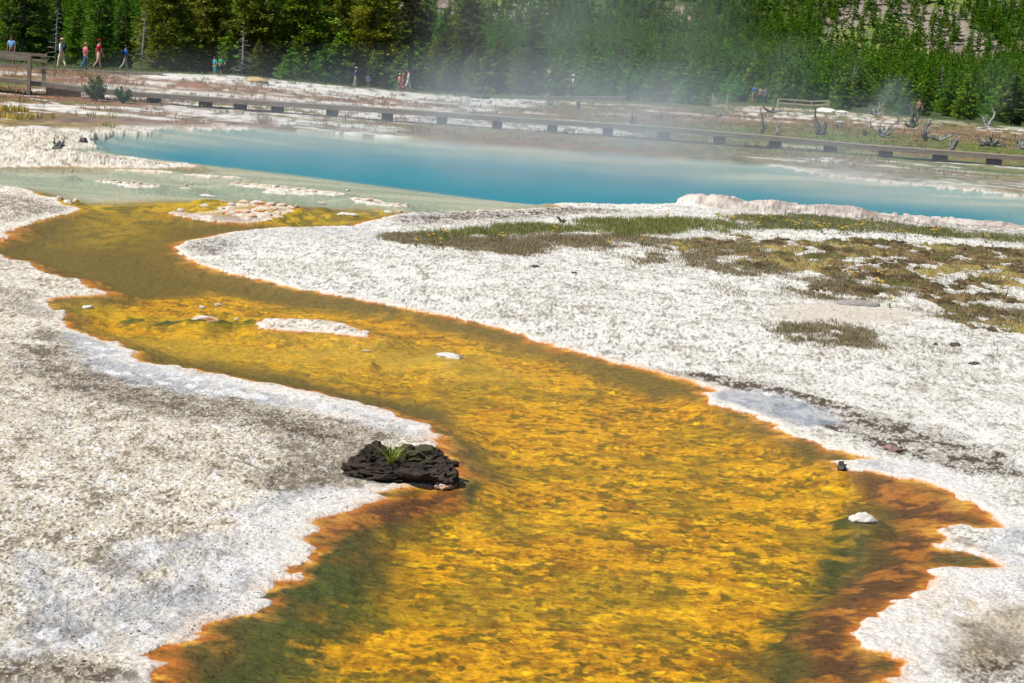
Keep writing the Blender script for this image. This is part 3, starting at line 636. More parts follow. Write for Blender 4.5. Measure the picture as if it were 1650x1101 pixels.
# pebbles: uncountable crumbs of sinter on the banks
def crumbs(name, n, region, smin, smax, mat, label):
    V = []; Fq = []; k = 0; P = W(region); lo = P.min(0); hi = P.max(0)
    base = np.array([[0, 0, 1], [1, 0, 0], [0, 1, 0], [-1, 0, 0], [0, -1, 0], [0, 0, -.4]], float)
    fc_ = np.array([[0, 1, 2], [0, 2, 3], [0, 3, 4], [0, 4, 1], [5, 2, 1], [5, 3, 2], [5, 4, 3], [5, 1, 4]])
    pts = rng.random((n*3, 2))*(hi-lo)+lo; pts = pts[sdf(P, pts[:, 0], pts[:, 1]) > 0][:n]
    sl = np.interp  # keep off the water
    z = gz(pts[:, 0], pts[:, 1]); pts = pts[z > .012]; z = z[z > .012]; m = len(pts)
    s = smin+(smax-smin)*rng.random(m)**3; a = rng.random(m)*6.28
    sc3 = np.stack([s*(.7+rng.random(m)), s*(.6+.6*rng.random(m)), s*(.35+.4*rng.random(m))], 1)
    b = base[None]*sc3[:, None]*(.75+.5*rng.random((m, 6, 1)))
    x = b[..., 0]*np.cos(a)[:, None]-b[..., 1]*np.sin(a)[:, None]; y = b[..., 0]*np.sin(a)[:, None]+b[..., 1]*np.cos(a)[:, None]
    V = np.stack([x+pts[:, :1], y+pts[:, 1:], b[..., 2]+z[:, None]], -1).reshape(-1, 3)
    o = mesh_np(name, V, (fc_[None]+np.arange(m)[:, None, None]*6).reshape(-1, 3), [mat]); attr_f(o.data, 'rv', np.repeat(rng.random(m), 6))
    return tag(o, label, 'gravel', None, 'stuff')
t = NT('sinter_crumb'); rv = t.attr('rv', 'Fac')
crumb_mat = t.end(t.bsdf(t.ramp(rv, [(0.0, (.09, .07, .05)), (.3, (.20, .16, .12)), (.5, (.48, .44, .37)), (1.0, (.74, .71, .66))]), .9, None, .2))
crumbs('gravel', 52000, [(-250,395),(0,400),(160,470),(60,500),(110,560),(400,650),(690,700),(560,760),(560,820),(480,850),(480,930),(250,1080),(240,1300),(-500,1300)], .003, .011, crumb_mat, 'loose pale and brown sinter crumbs over the near left bank')
crumbs('gravel', 60000, [(400,375),(1100,340),(1900,380),(2400,500),(2300,900),(1700,860),(1620,800),(1230,630),(860,530),(420,440)], .004, .014, crumb_mat, 'loose white and grey crumbs over the wide right bank')

# black lump in the stream edge
t = NT('black_crust'); P = t.coord(); n = t.noise(P, 9, 8, .72); n2 = t.noise(P, 3, 3, .5)
cc = t.mix(t.ramp(n, [(.40, 0.0), (.66, 1.0)]), (.010, .007, .005), (.075, .050, .032)); cc = t.mix(t.ramp(n2, [(.56, 0.0), (.68, 1.0)]), cc, (.075, .070, .035))
M_black = t.end(t.bsdf(cc, .75, t.bump(n, .9, .06), .35))
lx, ly, lz = wpos(648, 783); 
lumproot = empty('black_rock', (lx, ly, 0.0)); lumproot.scale = (.95, .95, 1.15); tag(lumproot, 'craggy black rock lump half on the left bank, half in the stream', 'rock')
def blob(c, s, seed, parent, rz=0, sub=5, name='boulder'):
    bm = bmesh.new(); bmesh.ops.create_icosphere(bm, subdivisions=sub, radius=.5); off = Vector((seed*5.1, seed, 2*seed)); Mx = Matrix.Rotation(rz, 3, 'Z')
    for v in bm.verts:
        p = v.co.copy(); q = p*2+off
        n = mn.fractal(q, .7, 2.2, 7)*.42+(1-2*abs(mn.noise(q*2.3)))*.20+(1-2*abs(mn.noise(q*6)))*.11+(1-2*abs(mn.noise(q*13)))*.06-.12
        p = p*(1+n)*.94; v.co = Mx @ Vector((p.x*s[0], p.y*s[1], p.z*s[2]))+Vector(c)
    return bm
def joinbm(name, bms, mat, parent):
    me = bpy.data.meshes.new(name); allb = bmesh.new()
    for b in bms:
        tmp = bpy.data.meshes.new('t'); b.to_mesh(tmp); b.free(); allb.from_mesh(tmp); bpy.data.meshes.remove(tmp)
    allb.to_mesh(me); allb.free(); me.materials.append(mat); o = bpy.data.objects.new(name, me); col.objects.link(o); o.parent = parent; return o
joinbm('rock_body', [blob((-.02, .26, .035), (.74, .50, .20), 1.3, None), blob((-.22, .30, .07), (.34, .30, .24), 2.2, None), blob((.12, .36, .09), (.40, .24, .17), 3.4, None), blob((-.36, .2, .03), (.22, .2, .14), 4.5, None, 0, 4), blob((.30, .16, .03), (.24, .30, .17), 5.5, None, 0, 4), blob((-.02, .34, .12), (.2, .16, .15), 6.1, None, 0, 4), blob((.28, .34, .10), (.24, .10, .06), 8.1, None, -.35, 4)], M_black, lumproot)
r_ = rock_mesh('pale_crust', 5.5, .5); r_.materials.append(M_pinkw)
for (dx, dy, s_) in ((.345, .03, .05), (.31, .0, .06), (.26, .0, .04), (.37, .07, .035)):
    o = bpy.data.objects.new('crust_lump', r_); col.objects.link(o); o.parent = lumproot; o.location = (dx, dy, .01); o.scale = (s_*1.3, s_, s_*.7); o.rotation_euler.z = dx*40
# grass tuft on it
def blades(P, h, wd, cols, lean=.5, seg=2, name='grass', mat=None, rngs=rng, hvar=.5, spread=None):
    """P (n,3) roots -> tapered bent blades, two quads + tip each"""
    n = len(P); a = rngs.random(n)*2*np.pi if spread is None else spread; L = h*(1-hvar+hvar*2*rngs.random(n)*.8)
    le = lean*(.3+rngs.random(n)); d = np.stack([np.cos(a), np.sin(a)], 1); s = np.stack([-d[:, 1], d[:, 0]], 1)
    lv = []
    for k, (t_, wv) in enumerate(((0, 1), (.5, .75), (1, .12))):
        c = np.stack([P[:, 0]+d[:, 0]*le*L*t_**1.6, P[:, 1]+d[:, 1]*le*L*t_**1.6, P[:, 2]+L*t_*(1-.25*le*t_)], 1)
        o_ = np.concatenate([s*wd*wv/2, np.zeros((n, 1))], 1)
        lv += [c-o_, c+o_]
    V = np.stack(lv, 1).reshape(-1, 3); b = np.arange(n)[:, None]*6
    Fq = np.concatenate([b+np.array([0, 1, 3, 2]), b+np.array([2, 3, 5, 4])])
    o = mesh_np(name, V, Fq, [mat]); 
    cl = np.asarray(cols)[rngs.integers(0, len(cols), n)]*(.7+.6*rngs.random((n, 1)))
    attr_col(o.data, 'albedo', np.repeat(cl, 6, 0)); return o
def leaf_material(name, tr=.35, rough=.6, objvar=.0):
    t = NT(name); c = t.attr('albedo')
    if objvar:
        oi = t.n('ShaderNodeObjectInfo'); r = oi.outputs['Random']
        c = t.mix(1.0, c, t.ramp(r, [(0.0, (.62, .72, .7)), (.35, (1, 1, 1)), (.7, (1.35, 1.15, .9)), (1.0, (.75, 1.15, .8))]), 'MULTIPLY')
    d = t.bsdf(c, rough, None, .25); l = t.n('ShaderNodeBsdfTranslucent'); t.set(l.inputs['Color'], c)
    m = t.n('ShaderNodeMixShader'); m.inputs[0].default_value = tr; t.set(m.inputs[1], d); t.set(m.inputs[2], l.outputs[0]); return t.end(m.outputs[0])
M_grass = leaf_material('grass_blade', .35)
tp = np.stack([lx-.095+(rng.random(60)-.5)*.03, ly+.14+(rng.random(60)-.5)*.02, .115+0*rng.random(60)], 1)
o = blades(tp, .18, .008, [(.16, .26, .02), (.28, .32, .04), (.10, .19, .02), (.40, .36, .10)], 1.0, name='grass_tuft', mat=M_grass)
tag(o, 'bright green grass tuft growing on the black rock', 'grass tuft')

# ---------------------------------------------------------------- ground cover on the right bank
def scatter(poly, n, dens=None, zmin=.01):
    P = W(poly); lo = P.min(0); hi = P.max(0); out = []
    pts = rng.random((n*4, 2))*(hi-lo)+lo; s = sdf(P, pts[:, 0], pts[:, 1]); edge_ = ss(-.15, .9, s+(fbm(pts[:, 0]*1.5, pts[:, 1]*.8, 501, 3)-.5)*1.6)
    k = rng.random(len(pts)) < edge_*(dens(pts[:, 0], pts[:, 1]) if dens else 1)
    pts = pts[k][:n]; return np.stack([pts[:, 0], pts[:, 1], gz(pts[:, 0], pts[:, 1])-.004], 1)
GREEN = [(.13, .20, .022), (.19, .24, .04), (.085, .14, .018), (.25, .24, .07)]
HEATH = [(.19, .155, .085), (.29, .25, .16), (.36, .32, .21), (.13, .10, .06), (.19, .21, .08), (.25, .14, .07)]
clump = lambda X, Y: ss(.43, .56, fbm(X*1.9, Y*1.1, 510, 5, .6))
fine_c = lambda X, Y: ss(.46, .58, fbm(X*3.2, Y*1.8, 515, 3))
o = blades(scatter([(660,380),(760,370),(900,366),(980,357),(1100,359),(1180,362),(1175,382),(1100,386),(900,388),(800,394),(690,392)], 34000, lambda X, Y: .35+.65*ss(.36, .5, fbm(X*1.4, Y*.9, 511, 4, .6))), .10, .010, GREEN+[(.24,.19,.08),(.30,.26,.14)], .6, name='grass', mat=M_grass)
tag(o, 'green grass band across the middle of the right bank', 'grass', None, 'stuff')
Pm = np.concatenate([scatter([(605,380),(650,379),(760,386),(900,384),(1000,386),(1030,400),(930,414),(800,424),(720,416),(660,402),(610,394)], 34000, lambda X, Y: .55+.45*clump(X, Y)), scatter([(960,385),(1140,390),(1280,400),(1300,450),(1150,452),(1020,432)], 16000, lambda X, Y: .15+fine_c(X, Y))])
o = blades(Pm, .06, .010, HEATH, 1.1, name='dry_heather', mat=M_grass); tag(o, 'grey-brown dry heather in front of the green grass band', 'ground cover', None, 'stuff')
Pm = scatter([(1150,352),(1300,350),(1450,366),(1560,378),(1900,400),(1900,410),(1500,390),(1350,382),(1190,378)], 36000, lambda X, Y: .35+.65*clump(X, Y))
o = blades(Pm, .075, .010, GREEN[:3]+HEATH[:5]+[(.20,.15,.05)], .6, name='grass', mat=M_grass); tag(o, 'thin green and brown grass strip behind the white patch at right', 'grass', None, 'stuff')
Pm = np.concatenate([scatter([(1240,452),(1400,448),(1420,470),(1545,470),(1550,486),(1440,500),(1300,500),(1235,490)], 16000, clump), scatter([(1245,540),(1330,525),(1450,528),(1470,545),(1420,572),(1320,570),(1250,566)], 11000, clump),
     scatter([(1470,500),(1650,500),(1900,510),(1900,560),(1650,548),(1560,530),(1480,520)], 16000, clump), scatter([(1440,560),(1650,570),(1900,600),(1900,640),(1600,620),(1420,600)], 1200, fine_c), scatter([(1160,470),(1215,470),(1220,508),(1165,508)], 500, None)])
o = blades(Pm, .06, .008, HEATH, 1.0, name='dry_heather', mat=M_grass); tag(o, 'sparse dark dry heather patches on white ground at right', 'ground cover', None, 'stuff')
# moss cushions: a lumpy sheet that rises out of the crust
MOSS = [([(1135,403),(1200,399),(1290,408),(1340,404),(1420,396),(1500,391),(1570,386),(1700,388),(2000,410),(2000,500),(1660,474),(1560,464),(1450,455),(1390,446),(1300,440),(1230,434),(1150,420)], .35), ([(1400,462),(1470,462),(1545,470),(1550,486),(1480,488),(1410,478)], .3), ([(1560,520),(1700,522),(1900,535),(1900,556),(1640,548)], .3)]
mx_ = np.arange(2.2, 13.5, .045); my_ = np.arange(17.5, 33, .06); MX, MY = np.meshgrid(mx_, my_)
mk = np.max([ss(-b, b*1.6, sdf(W(p), MX, MY).reshape(MX.shape)+(fbm(MX*1.3, MY*.9, 520, 4)-.5)*3.0+.8) for p, b in MOSS], 0)
cu = fbm(MX*4.2, MY*2.6, 521, 5, .6)
mz = gz(MX, MY)-.05+mk*(.03+.075*ss(.35, .7, cu))+(fbm(MX*9, MY*6, 522, 4, .65)-.5)*.06*ss(.2, .6, mk)
mi = np.arange(MX.size).reshape(MX.shape); qd = np.stack([mi[:-1, :-1], mi[:-1, 1:], mi[1:, 1:], mi[1:, :-1]], -1).reshape(-1, 4)
qd = qd[(mk.ravel()[qd].max(1) > .05)]
mcol = mixc(C(.235, .165, .085)+0*MX[..., None], C(.085, .062, .035), ss(.42, .62, fbm(MX*2.5, MY*1.8, 523, 5, .6))); mcol = mixc(mcol, C(.05, .035, .02), ss(.50, .62, fbm(MX*7, MY*4.5, 526, 4, .65))*.85); mcol = mixc(mcol, C(.34, .27, .10), ss(.57, .68, fbm(MX*1.1, MY*.8, 524, 4))); mcol = mixc(mcol, C(.12, .13, .04), ss(.58, .66, fbm(MX*1.9, MY*1.1, 525, 4))*.8)  # includes dark mid-scale shading painted into the moss colour
t = NT('moss'); P = t.coord(); n = t.noise(P, 45, 5, .7)
M_moss = t.end(t.bsdf(t.mix(1.0, t.attr('albedo'), t.ramp(n, [(.3, .45), (.7, 1.5)]), 'MULTIPLY'), .95, t.bump(n, 1.0, .03), .1))
o = mesh_np('moss', np.stack([MX, MY, mz], -1).reshape(-1, 3), qd, [M_moss], smooth=True); attr_col(o.data, 'albedo', mcol.reshape(-1, 3)); tag(o, 'olive brown moss cushions covering the far right of the bank', 'moss', None, 'stuff')
sel = (mk.ravel() > .5) & (rng.random(MX.size) < 1.1); pm = np.stack([MX, MY, mz], -1).reshape(-1, 3)[sel]+(rng.random((sel.sum(), 3))-.5)*[.05, .06, 0]
o = blades(pm, .05, .010, [(.24, .18, .07), (.12, .08, .04), (.33, .28, .11), (.13, .15, .03), (.09, .055, .03), (.17, .12, .06)], 1.2, name='moss_fringe', mat=M_grass); tag(o, 'short brown and green stalks standing on the moss cushions', 'moss', None, 'stuff')
# yellow flowers, each a plant
M_stem = simple_mat('flower_stem', (.12, .17, .03)); M_yel = simple_mat('yellow_petal', (.78, .50, .02), .6, .1)
def flower(i):
    r = empty('yellow_flower', (0, 0, 0)); m = MB(); b = MB(); rr = random.Random(i)
    for k in range(3):
        a = rr.random()*6.28; hh_ = .09+.06*rr.random(); tip = (math.cos(a)*.035, math.sin(a)*.035, hh_)
        m.tube([(0, 0, -.01), (tip[0]*.4, tip[1]*.4, hh_*.6), tip], [.003, .0025, .002], 4)
        for p in range(6):
            an = p*math.pi/3; c, s = math.cos(an), math.sin(an)
            b.box((tip[0]+c*.011, tip[1]+s*.011, hh_+.002), (.018, .010, .004), Matrix.Rotation(an, 3, 'Z') @ Matrix.Rotation(-.5, 3, 'Y'))
        b.box((tip[0], tip[1], hh_+.004), (.010, .010, .008))
    for k in range(5):
        a = rr.random()*6.28; m.bar((0, 0, 0), (math.cos(a)*.05, math.sin(a)*.05, .05), .008, .002)
    m.build('stem', M_stem, r); b.build('blossom', M_yel, r); return r
fprot = [flower(i) for i in range(3)]
FL = [(695,394,0),(717,390,0),(713,403,0),(671,399,0),(807,394,0),(894,385,0),(957,390,0),(982,401,0),(1034,396,0),(1072,358,1),(1156,361,1),(1165,364,1),(1180,358,1),(1208,362,1),(1222,370,1),(1230,362,1),(1239,359,1),(1248,361,1),(1268,367,1),(1277,367,1),(1290,371,1),(1318,374,1),(1324,376,1),(1334,373,1),(1352,378,1),(1359,377,1),(1375,374,1),(1387,374,1),(1406,357,1),(1418,363,1),(1445,386,1),(1458,385,1),(1504,384,1),(1510,383,1),(1588,392,1),(1599,398,1),(1370,458,2),(1418,452,2),(1412,466,2),(1415,471,2),(1613,476,2),(1621,478,2),(1609,483,2),(1434,496,2),(1180,365,1),(1282,372,1),(1310,371,1),(1366,379,1)]
FLAB = ['yellow flowers in the dry heather and grass at mid bank', 'yellow flowers along the grass strip behind the white patch', 'yellow flowers beside the moss cushions at right']
used = set()
for i, (x, y, g_) in enumerate(FL):
    p = fprot[i % 3]
    if i < 3: o = p
    else:
        o = p.copy(); col.objects.link(o)
        for ch in p.children:
            c_ = ch.copy(); col.objects.link(c_); c_.parent = o
    o.location = wpos(x, y); o.rotation_euler.z = i*1.7; s_ = 1.0+.5*rnd.random(); o.scale = (s_, s_, s_)
    tag(o, ['small yellow flower plant in the heather and grass at mid bank', 'small yellow flower plant on the grass strip behind the white patch', 'small yellow flower plant beside the moss cushions at right'][g_], 'flower', FLAB[g_])
# twigs standing on the bank
M_twig = simple_mat('dark_twig', (.09, .07, .055))
for (x, y, h_, lab) in [(937,371,14,'thin bare twig standing left in the green grass band'),(1095,362,11,'thin bare twig standing right of centre in the green grass band'),(1127,370,9,'short twig standing in the right end of the grass band')]:
    X, Y, Z = wpos(x, y); H_ = h_/F_PX*Y
    tag(MB().tube([(X, Y, Z-.01), (X+.01, Y, Z+H_*.5), (X-.005, Y, Z+H_)], [.008, .006, .004], 5).build('twig', M_twig), lab, 'twig')

# low scrub and flowers on the flats beyond the pool
def flats(n, y0, y1, h, cols, name, label, seedn, cond):
    k = 3*n; Y = y0+(y1-y0)*rng.random(k)**.8; X = Y*(rng.random(k)*.84-.42)
    r = np.interp(Y, ys, np.arange(NR)).astype(int); c = np.interp(X/Y, us, np.arange(NC)).astype(int)
    ca = col_all[r, c]; ok = (ca.max(1) < .38) & (GZ[r, c] > .02) & (far[r, c] > .9) & (rng.random(k) < ss(.38, .6, fbm(X*.5, Y*.35, seedn, 4, .6))) & cond(X, Y, ca)
    X, Y = X[ok][:n], Y[ok][:n]; P_ = np.stack([X, Y, gz(X, Y)-.01], 1)
    return tag(blades(P_, h, .035, cols, .8, name=name, mat=M_grass), label, 'ground cover', None, 'stuff')
flats(26000, 61, 118, .16, [(.24,.12,.07), (.19,.10,.06), (.28,.19,.09), (.15,.12,.06)], 'red_scrub', 'low red-brown scrub on the flats beyond the pool', 701, lambda X, Y, c: c[:, 0] > c[:, 1])
flats(20000, 62, 150, .18, [(.10,.15,.03), (.15,.17,.04), (.20,.19,.07), (.07,.11,.02)], 'green_scrub', 'low olive green growth on the flats beyond the pool', 702, lambda X, Y, c: (c[:, 1] > .85*c[:, 0]) | (X < -30))
yq = rng.random(4500); Yf = 58+(yq-.5)*6; Xf = Yf*(-.36+.13*rng.random(4500)); Pf = np.stack([Xf, Yf, gz(Xf, Yf)], 1)[(rng.random(4500) < ss(.42, .6, fbm(Xf*.6, Yf*.5, 703, 3))) & (gz(Xf, Yf) > .04)]
tag(blades(Pf, .22, .05, [(.55,.40,.03), (.45,.34,.05), (.20,.22,.05)], .5, name='yellow_flowers', mat=M_grass), 'band of tiny yellow flowers at far left beyond the terrace', 'flowers', None, 'stuff')

# ---------------------------------------------------------------- boardwalk across the flats
t = NT('weathered_wood'); P = t.coord(); n = t.noise(t.mapping(P, (.6, 6, 6)), 5, 5, .65)
M_wood = t.end(t.bsdf(t.mix(t.ramp(n, [(.35, 0.0), (.65, 1.0)]), (.15, .12, .09), (.32, .275, .22)), .85, t.bump(n, .4, .01), .2))
M_woodshade = simple_mat('shaded_timber', (.030, .025, .021), .9, .4, 12)  # near-black: under-deck shade put into the supports' colour
M_woodp = simple_mat('pale_timber', (.50, .44, .34), .8, .25, 12)
BY = 75.0
top = [(-260,104),(0,125.5),(60,132),(130,141),(216,149),(293,154),(420,163),(588,173),(700,181),(830,190.5),(1049,204),(1240,219.5),(1395,234),(1650,252.5),(1990,281)]
tw = [at_y3(x, y, BY) for x, y in top]
tops = np.array(tw)
bw = empty('boardwalk', (0, BY, 0)); tag(bw, 'long low weathered wooden boardwalk crossing the flats behind the blue pool', 'boardwalk')
dk = MB(); bm_ = MB()
for a, b in zip(tw[:-1], tw[1:]):
    L = b[0]-a[0]; npl = max(1, int(L/.16))
    for k in range(npl):
        f = (k+.5)/npl; dk.box((a[0]+L*f, .75, a[2]+(b[2]-a[2])*f-.02), (L/npl-.012, 1.5, .04))
    for yy in (0.02, 1.44):
        bm_.bar((a[0], yy, a[2]-.12), (b[0]-.001, yy, b[2]-.12), .09, .155)
dk.build('deck', M_wood, bw); bm_.build('side_beam', M_wood, bw)
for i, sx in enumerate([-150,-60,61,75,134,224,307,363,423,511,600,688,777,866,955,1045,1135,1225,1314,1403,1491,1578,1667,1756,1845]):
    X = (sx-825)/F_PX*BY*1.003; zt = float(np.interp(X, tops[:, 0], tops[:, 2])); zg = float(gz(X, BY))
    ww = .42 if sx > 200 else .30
    MB().box((X, .62, (zt-.06+zg-.1)/2), (ww, 1.05, zt-.06-zg+.1)).build('support', M_woodshade, bw)
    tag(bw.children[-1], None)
MB().box((at_y(102, 150, BY)[0], .12, .30), (1.45, .12, .42)).build('skirt_board', simple_mat('tan_board', (.30, .23, .15), .9, .3, 8), bw)
# viewing platform railings at far left
rl = empty('railing', (at_y(47, 150, BY)[0], BY, 0)); tag(rl, 'near grey wooden railing on thick posts at the left end of the boardwalk', 'railing')
ox = rl.location.x
def zy(px, py, Y): X, Z = at_y(px, py, Y); return float(X)-ox, float(Z)
p0 = zy(49, 90, BY); pb = zy(49, 152, BY)
MB().box((p0[0], -.12, (p0[1]+pb[1])/2), (.15, .15, p0[1]-pb[1])).build('post', M_wood, rl)
p2 = zy(-120, 76, BY); p2b = zy(-120, 135, BY)
MB().box((p2[0], -.12, (p2[1]+p2b[1])/2), (.15, .15, p2[1]-p2b[1])).build('post', M_wood, rl)
for y0, y1 in ((89, 92), (104, 107)):
    a = zy(-130, y0-9, BY); b = zy(52, y1, BY)
    MB().bar((a[0], -.02, a[1]-.02), (b[0], -.02, b[1]-.02), .05, .16).build('rail', M_wood, rl)
rl2 = empty('railing', (at_y(72, 125, BY+3)[0], BY+3, 0)); tag(rl2, 'rear grey wooden railing behind the near one, ending at a short post', 'railing')
ox = rl2.location.x
for px, yt, yb in ((71, 92, 129), (-90, 78, 118)):
    a = zy(px, yt, BY+3); b = zy(px, yb+3, BY+3); MB().box((a[0], 0, (a[1]+b[1])/2), (.14, .14, a[1]-b[1])).build('post', M_wood, rl2)
for y0, y1 in ((74, 90), (84, 99), (95, 110)):
    a = zy(-120, y0, BY+3); b = zy(77, y1, BY+3); MB().bar((a[0], -.1, a[1]), (b[0], -.1, b[1]), .05, .13).build('rail', M_wood, rl2)
# boardwalk branch on the mound
def walk(name_label, pts, Y, w_=1.4, th=.14, mat=M_wood, legs=True):
    r = empty('boardwalk', (0, Y, 0)); tag(r, name_label, 'boardwalk'); q = [at_y3(x, y, Y) for x, y in pts]; d = MB(); l = MB()
    for a, b in zip(q[:-1], q[1:]):
        L = b[0]-a[0]; n_ = max(1, int(L/.2))
        for k in range(n_):
            f = (k+.5)/n_; d.box((a[0]+L*f, w_/2, a[2]+(b[2]-a[2])*f), (L/n_-.01, w_, .05))
        l.bar((a[0], 0, a[2]-.025-th/2), (b[0]-.001, 0, b[2]-.025-th/2), .08, th-.01)
    d.build('deck', mat, r); l.build('side_beam', mat, r)
    if legs:
        X = q[0][0]+1
        while X < q[-1][0]:
            zt = float(np.interp(X, [p[0] for p in q], [p[2] for p in q])); zg = float(gz(X, Y))-.1
            if zt-.1 > zg: MB().box((X, w_/2, (zt-.1+zg)/2), (.25, w_*.7, zt-.1-zg)).build('support', M_woodshade, r)
            X += 2.44
    return r
walk('wooden boardwalk branch on the mound where the left visitors walk', [(-80,102),(78,111),(130,114),(200,117),(262,118)], 101)
walk('short grey boardwalk section showing above the crest behind the tan boulder', [(262,118),(330,121),(395,126)], 113)
walk('far boardwalk at the foot of the trees behind the steam', [(560,143),(680,150),(760,155),(830,156.5)], 138)
walk('far boardwalk stretch between the steam and the bushes', [(840,156),(905,156.5),(1008,156.5)], 138.5)
def rail_fence(label, posts, Y, hpx, mat, rails=(0.97, .55)):
    x0, z0 = at_y(posts[0][0], posts[0][1], Y); r = empty('railing', (float(x0), Y, 0)); tag(r, label, 'railing'); tp_ = []
    for (x, y) in posts:
        a = at_y3(x, y-hpx, Y); b = at_y3(x, y+3, Y); MB().box((a[0]-float(x0), 0, (a[2]+b[2])/2), (.13, .13, a[2]-b[2])).build('post', mat, r); tp_.append((a[0]-float(x0), a[2], b[2]))
    for f in rails:
        m = MB()
        for a, b in zip(tp_[:-1], tp_[1:]):
            m.bar((a[0], -.09, a[2]+(a[1]-a[2])*f), (b[0], -.09, b[2]+(b[1]-b[2])*f), .05, .11)
        m.build('rail', mat, r)
    return r
rail_fence('pale wooden railing with four posts on the far right flats', [(1254,171),(1281,173),(1308,175),(1336,174)], 146, 12, M_woodp)
for (x, y, h_, lab) in [(1148,166,15,'left pale post of a close pair by the bushes'),(1152,167,9,'short pale post right of its taller pair by the bushes'),(1171,169,17,'lone pale post between the bushes and the blue-shirted visitor')]:
    a = at_y3(x, y-h_, 148); b = at_y3(x, y+2, 148); o = MB().box((0, 0, (a[2]-b[2])/2), (.14, .14, a[2]-b[2])).build('post', M_woodp, loc=b); tag(o, lab, 'post')

# ---------------------------------------------------------------- shrubs by the boardwalk
M_leaf = leaf_material('shrub_leaf', .3)
def shrub(px, py, wpx, hpx, Y, label, colr, n=900):
    x, y, z = at_y3(px, py, Y); z = float(gz(x, y)); s = F_PX/Y; r = empty('green_shrub', (x, y, z)); tag(r, label, 'shrub'); wd = wpx/s/2; h = hpx/s
    m = MB(); tips = []
    for k in range(16):
        a = rnd.random()*6.28; l = wd*(.2+.8*rnd.random()); hh_ = h*(.55+.45*rnd.random())*(1-.35*(l/wd)**2); m.tube([(0, 0, -.05), (math.cos(a)*l*.5, math.sin(a)*l*.5, hh_*.5), (math.cos(a)*l, math.sin(a)*l, hh_)], [.02, .014, .006], 5); tips.append((math.cos(a)*l, math.sin(a)*l, hh_))
    m.build('stem', M_twig, r); tips = np.array(tips); k = rng.integers(0, len(tips), n); f = .25+.8*rng.random(n)
    P_ = tips[k]*np.stack([f, f, f], 1)+(rng.random((n, 3))-.5)*np.array([wd*.4, wd*.4, h*.14]); P_[:, 2] = np.abs(P_[:, 2])
    o = blades(P_, h*.14, .045, colr, .7, name='foliage', mat=M_leaf); o.parent = r
shrub(155, 163, 42, 38, 73.6, 'taller dark green shrub in front of the boardwalk at left', [(.05, .11, .018), (.08, .15, .02), (.035, .075, .015), (.11, .16, .03)], 1500)
shrub(198, 166, 32, 27, 73.4, 'smaller green shrub right of the taller one by the boardwalk', [(.06, .13, .02), (.10, .17, .03), (.04, .08, .015)], 900)

# ---------------------------------------------------------------- people
def skin_obj(name, V, E, rad, mat, parent, lvl=2, root=0):
    me = bpy.data.meshes.new(name); bm = bmesh.new(); lay = bm.verts.layers.skin.verify(); vs_ = []
    for p, r in zip(V, rad):
        v = bm.verts.new(p); v[lay].radius = (r, r) if not isinstance(r, tuple) else r; vs_.append(v)
    vs_[root][lay].use_root = True
    for a, b in E: bm.edges.new((vs_[a], vs_[b]))
    bm.to_mesh(me); bm.free(); me.materials.append(mat)
    o = bpy.data.objects.new(name, me); col.objects.link(o); o.parent = parent
    k = o.modifiers.new('skin', 'SKIN'); k.use_smooth_shade = True; k.branch_smoothing = .3
    s = o.modifiers.new('sub', 'SUBSURF'); s.levels = s.render_levels = lvl
    return o
_mc = {}
def cloth(c):
    if c not in _mc: _mc[c] = simple_mat('cloth_%d' % len(_mc), c, .85, .15, 14, .2, .01, .15)
    return _mc[c]
M_skin = simple_mat('skin', (.50, .27, .17), .55, .08, 8); M_skin2 = simple_mat('tan_skin', (.30, .15, .09), .55, .08, 8)
M_hair = simple_mat('brown_hair', (.06, .035, .02), .6, .3, 30); M_blond = simple_mat('fair_hair', (.42, .30, .15), .6, .2, 30); M_blackh = simple_mat('black_hair', (.012, .01, .009), .5, .2, 30); M_shoe = simple_mat('shoe', (.10, .08, .07), .7)
M_eye = simple_mat('eye', (.02, .02, .02), .3)
